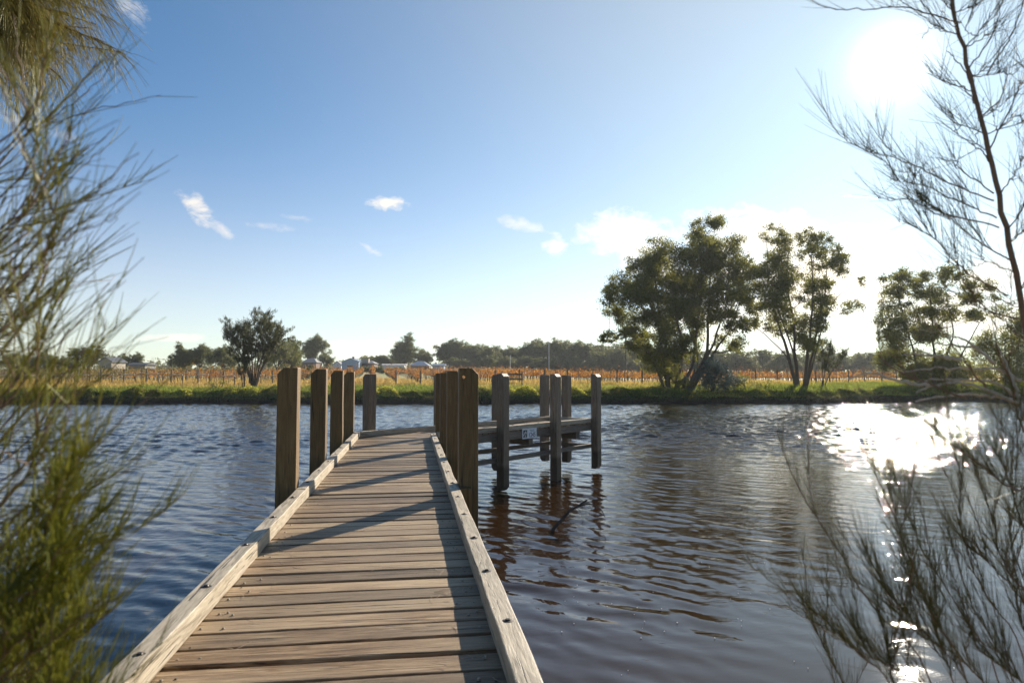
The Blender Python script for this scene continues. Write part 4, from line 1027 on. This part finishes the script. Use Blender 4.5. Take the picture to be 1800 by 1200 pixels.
# fallen branch standing out of the river, and litter on the deck
sb = at_z(969, 945, -.15)
st_ = empty('fallen_branch', (float(sb[0]), float(sb[1]), 0.0)); tag(st_, 'dead dark branch with fine twigs sticking up out of the water beside the jetty', 'branch')
def SB(px, py, dy=0): q = at_y(px, py, sb[1] + dy); return q - np.array([sb[0], sb[1], 0])
b = MB(); mainp = spline([SB(968, 960), SB(970, 935), SB(985, 915, .1), SB(1002, 897, .15), SB(1018, 888, .2), SB(1033, 878, .2)], 16); mainp[:, 0] += rng.normal(0, .006, 16)
b.tube(mainp, np.linspace(.042, .02, 16), 7); b.build('limb', M['bark_dark'], st_, smooth=True)
b = MB()
for _ in range(11):
    k = int(rng.integers(6, 16)); s = mainp[k]; dx_ = rng.normal(.15, .22); e = s + np.array([dx_, rng.normal(0, .2), rng.uniform(-.5, .08)]); e[2] = max(e[2], -.1)
    m_ = (s + e) / 2 + np.array([dx_ * .3, 0, .1]); P = spline([s, m_, e], 6); b.tube(P, np.linspace(.006, .002, 6), 4, cap=False)
    for _ in range(1): q = P[int(rng.integers(2, 5))]; b.tube([q, q + rng.normal(0, .06, 3), q + np.array([rng.normal(0, .12), rng.normal(0, .1), -rng.uniform(.02, .2)])], [.004, .003, .002], 3, cap=False)
P = spline([mainp[12], SB(1040, 886, .2), SB(1056, 895, .1), SB(1064, 910, .1)], 8); b.tube(P, np.linspace(.016, .006, 8), 5, cap=False)
b.build('twig', M['bark_dark'], st_)
lit = []
def litter(n, s0, s1, t0, t1, ln):
    p = np.array([[*wl(rng.uniform(s0, s1), rng.uniform(t0, t1)), ZD + .008] for _ in range(n)]); a = rng.uniform(0, 6.28, n)
    D = np.stack([np.cos(a), np.sin(a), np.zeros(n)], -1); Bn = np.stack([-np.sin(a), np.cos(a), np.zeros(n)], -1) * (rng.normal(0, .6, n) * ln)[:, None]
    L = ln * rng.uniform(.4, 1.2, n); V, F = needles(p, D, L, .0016, Bn, 6); lit.append((V, F))
litter(26, .48, .84, 3.3, 5.4, .13); litter(14, -.84, -.5, 3.6, 6.4, .11); litter(34, -.8, .8, 3.4, 12, .08)
V, F = merge(lit); tag(link('fallen_needles', np_mesh('fallen_needles', V, F, plain('dry_needle', (.40, .31, .2), .7))), kind='stuff')

sk_ = MB()
for _ in range(70):
    x, y = rng.uniform(.6, 5.2), rng.uniform(6.5, 12); stud(sk_, x, y, .012, rng.uniform(.004, .011), .006, 6)
tag(sk_.build('floating_specks', plain('pale_speck', (.6, .58, .5), .6)), kind='stuff')

# ------------------------------------------------------------------ sky, sun, camera
SUN_AZ, SUN_EL = R(29.73), R(22.2)
sd = np.array([math.sin(SUN_AZ) * math.cos(SUN_EL), math.cos(SUN_AZ) * math.cos(SUN_EL), math.sin(SUN_EL)])
W = bpy.data.worlds.new('World'); SC.world = W; W.use_nodes = True; t = NT(W.node_tree)
out = t.n('ShaderNodeOutputWorld'); bg = t.n('ShaderNodeBackground'); sky = t.n('ShaderNodeTexSky', sky_type='NISHITA')
sky.sun_disc = False; sky.sun_elevation = SUN_EL; sky.sun_rotation = SUN_AZ; sky.altitude = 0; sky.air_density = 1.0; sky.dust_density = .12; sky.ozone_density = 2.2
SKY_S = .06
dirv = t.n('ShaderNodeTexCoord').outputs['Generated']
nv = t.n('ShaderNodeVectorMath', operation='NORMALIZE'); t.l(dirv, nv.inputs[0]); dv = nv.outputs[0]
def dotc(v):
    q = t.n('ShaderNodeVectorMath', operation='DOT_PRODUCT'); t.l(dv, q.inputs[0]); q.inputs[1].default_value = v; return q.outputs['Value']
mp = t.n('ShaderNodeMapping'); mp.inputs['Scale'].default_value = (1, 1, 1.7); t.l(dv, mp.inputs[0])
n1 = t.noise(mp.outputs[0], 15, 8, .66, .35); n2 = t.noise(mp.outputs[0], 48, 7, .68, .3)
nz = t.math('ADD', t.math('MULTIPLY', t.math('SUBTRACT', n1, .5), 3.8), t.math('MULTIPLY', t.math('SUBTRACT', n2, .5), 2.4))
CLOUDS = [(354, 374, 42, 20, 42, 1.0, 1.2), (386, 400, 32, 13, 30, .8, .8), (455, 396, 62, 9, 2, .42, 1.3), (520, 383, 30, 7, 8, .4, 1.2), (685, 356, 32, 14, 0, .9, 1.5), (655, 440, 24, 8, 30, .45, 1.7),
    (970, 430, 26, 24, 30, .6, 1.7), (925, 398, 40, 12, 14, .4, 1.8), (1095, 412, 100, 46, 8, 1.0, .8), (1140, 452, 80, 38, 16, 1.0, .9), (1345, 420, 150, 62, 10, 1.0, .8), (1430, 500, 210, 90, 14, 1.0, .8), (1330, 560, 250, 70, 0, .8, .9),
    (1495, 402, 38, 15, 10, .8, 1), (1745, 490, 62, 36, 0, .85, .9), (1650, 560, 200, 50, 0, .8, 1), (640, 606, 72, 8, 0, .6, 1.2), (615, 624, 66, 8, 0, .5, 1.2), (300, 594, 72, 8, -2, .5, 1.2), (790, 610, 50, 8, 0, .45, 1.2), (900, 600, 120, 9, 0, .3, 1.2),
    (232, 20, 40, 20, 50, .45, 1.7), (60, 220, 60, 12, 10, .4, 1.2)]
def ndir(v): v = np.array(v, float); return v / np.linalg.norm(v)
mask = None
for (px, py, a, b_, rot, amt, nzk) in CLOUDS:
    c = ndir(ray(px, py)); e = ndir(np.cross(c, [0, 0, 1])); u_ = np.cross(e, c)
    rt = R(-rot); eu = e * math.cos(rt) + u_ * math.sin(rt); ev = -e * math.sin(rt) + u_ * math.cos(rt)
    k = 1200 / math.cos(math.atan2((px - 900), 1200)) 
    da = t.math('MULTIPLY', dotc(tuple(eu)), k / a); db = t.math('MULTIPLY', dotc(tuple(ev)), k / b_)
    r2 = t.math('ADD', t.math('MULTIPLY', da, da), t.math('MULTIPLY', db, db))
    front = t.math('GREATER_THAN', dotc(tuple(c)), .2)
    v = t.math('ADD', t.math('SUBTRACT', 1.0, r2), t.math('MULTIPLY', nz, nzk))
    v = t.math('MULTIPLY', t.math('MULTIPLY', t.math('SMOOTH_MIN', t.math('MAXIMUM', t.math('MULTIPLY', v, .8), 0.0), 1.0, .35), front), amt)
    v = t.math('MULTIPLY', v, t.math('MULTIPLY_ADD', r2, -.18, 1.0, True))
    mask = v if mask is None else t.math('MAXIMUM', mask, v)
mask = t.math('MINIMUM', mask, 1.0)
cs = dotc(tuple(sd)); ang = t.math('ARCCOSINE', t.math('MINIMUM', cs, 1.0))
lit_ = t.math('MULTIPLY_ADD', t.math('POWER', 2.718, t.math('MULTIPLY', ang, -3.0)), 4.0, 7.0)
cc = t.n('ShaderNodeCombineColor'); 
for i, q in enumerate((1.0, .985, .965)): t.l(t.math('MULTIPLY', lit_, q), cc.inputs[i])
s0_ = t.n('ShaderNodeSeparateXYZ'); t.l(dv, s0_.inputs[0])
low = t.math('POWER', 2.718, t.math('MULTIPLY', t.math('POWER', t.math('DIVIDE', t.math('ABSOLUTE', s0_.outputs[2]), .2), 2.0), -1.0))
sk = t.mix(mask, t.mix(1.0, sky.outputs[0], t.mix(low, (.36, .76, 1.0), (.36, .66, .88)), 'MULTIPLY'), cc.outputs[0])
# aureole of sunlight scattered round the sun
def halo(width, amp): return t.math('MULTIPLY', t.math('POWER', 2.718, t.math('MULTIPLY', ang, -1 / R(width))), amp)
gl = t.math('ADD', halo(.85, 45.0), halo(4.5, .5))
gau = t.math('POWER', 2.718, t.math('MULTIPLY', t.math('POWER', t.math('DIVIDE', ang, R(35)), 2.0), -1.0))
gc = t.n('ShaderNodeCombineColor')
for i, (q, w) in enumerate(((1.0, 4.1), (.97, 3.3), (.92, 1.45))): t.l(t.math('ADD', t.math('MULTIPLY', gl, q), t.math('MULTIPLY', gau, w)), gc.inputs[i])
sz = t.n('ShaderNodeSeparateXYZ'); t.l(dv, sz.inputs[0])           # pale veil of humid air towards the horizon
veil = t.math('MULTIPLY', t.math('POWER', 2.718, t.math('MULTIPLY', t.math('POWER', t.math('DIVIDE', t.math('ABSOLUTE', sz.outputs[2]), .2), 2.0), -1.0)), 4.8)
vc = t.n('ShaderNodeCombineColor')
for i, q in enumerate((1.0, .68, .42)): t.l(t.math('MULTIPLY', veil, q), vc.inputs[i])
av = t.n('ShaderNodeMix', data_type='RGBA', blend_type='ADD'); av.inputs[0].default_value = 1.0; t.l(sk, av.inputs[6]); t.l(vc.outputs[0], av.inputs[7]); sk = av.outputs[2]
ad = t.n('ShaderNodeMix', data_type='RGBA', blend_type='ADD'); ad.inputs[0].default_value = 1.0; t.l(sk, ad.inputs[6]); t.l(gc.outputs[0], ad.inputs[7])
t.l(ad.outputs[2], bg.inputs[0]); bg.inputs[1].default_value = SKY_S; t.l(bg.outputs[0], out.inputs[0])

sl = bpy.data.lights.new('sun', 'SUN'); sl.energy = 5.0; sl.angle = R(.53); sl.color = (1, .89, .73)
so = bpy.data.objects.new('sun', sl); COL.objects.link(so)
import mathutils
so.rotation_euler = mathutils.Vector(sd).to_track_quat('Z', 'Y').to_euler(); so.location = (20, 30, 30)

cam = bpy.data.cameras.new('camera'); co = bpy.data.objects.new('camera', cam); COL.objects.link(co); SC.camera = co
co.location = (0, 0, EZ); co.rotation_euler = (R(90) + PITCH, 0, 0)
cam.lens = 24; cam.sensor_width = 36; cam.clip_start = .05; cam.clip_end = 6000
cam.dof.use_dof = True; cam.dof.focus_distance = 8.5; cam.dof.aperture_fstop = 2.8
SC.view_settings.view_transform = 'Standard'; SC.view_settings.look = 'None'; SC.view_settings.gamma = 1; SC.view_settings.exposure = 1.0
SC.cycles.max_bounces = 8; SC.cycles.transparent_max_bounces = 8; SC.cycles.caustics_reflective = False; SC.cycles.caustics_refractive = False

# ------------------------------------------------------------------ morning air
hm = bpy.data.materials.new('morning_haze'); hm.use_nodes = True; t = NT(hm.node_tree)
out = t.n('ShaderNodeOutputMaterial'); pv = t.n('ShaderNodeVolumePrincipled')
pv.inputs['Color'].default_value = (.82, .88, .95, 1); pv.inputs['Density'].default_value = .00018; pv.inputs['Anisotropy'].default_value = .35
t.l(pv.outputs[0], out.inputs['Volume'])
b = MB(); b.box((0, 640, 14.5), (2000, 1400, 34)); hz_ = b.build('haze', hm); tag(hz_, kind='stuff')
SC.cycles.use_denoising = True
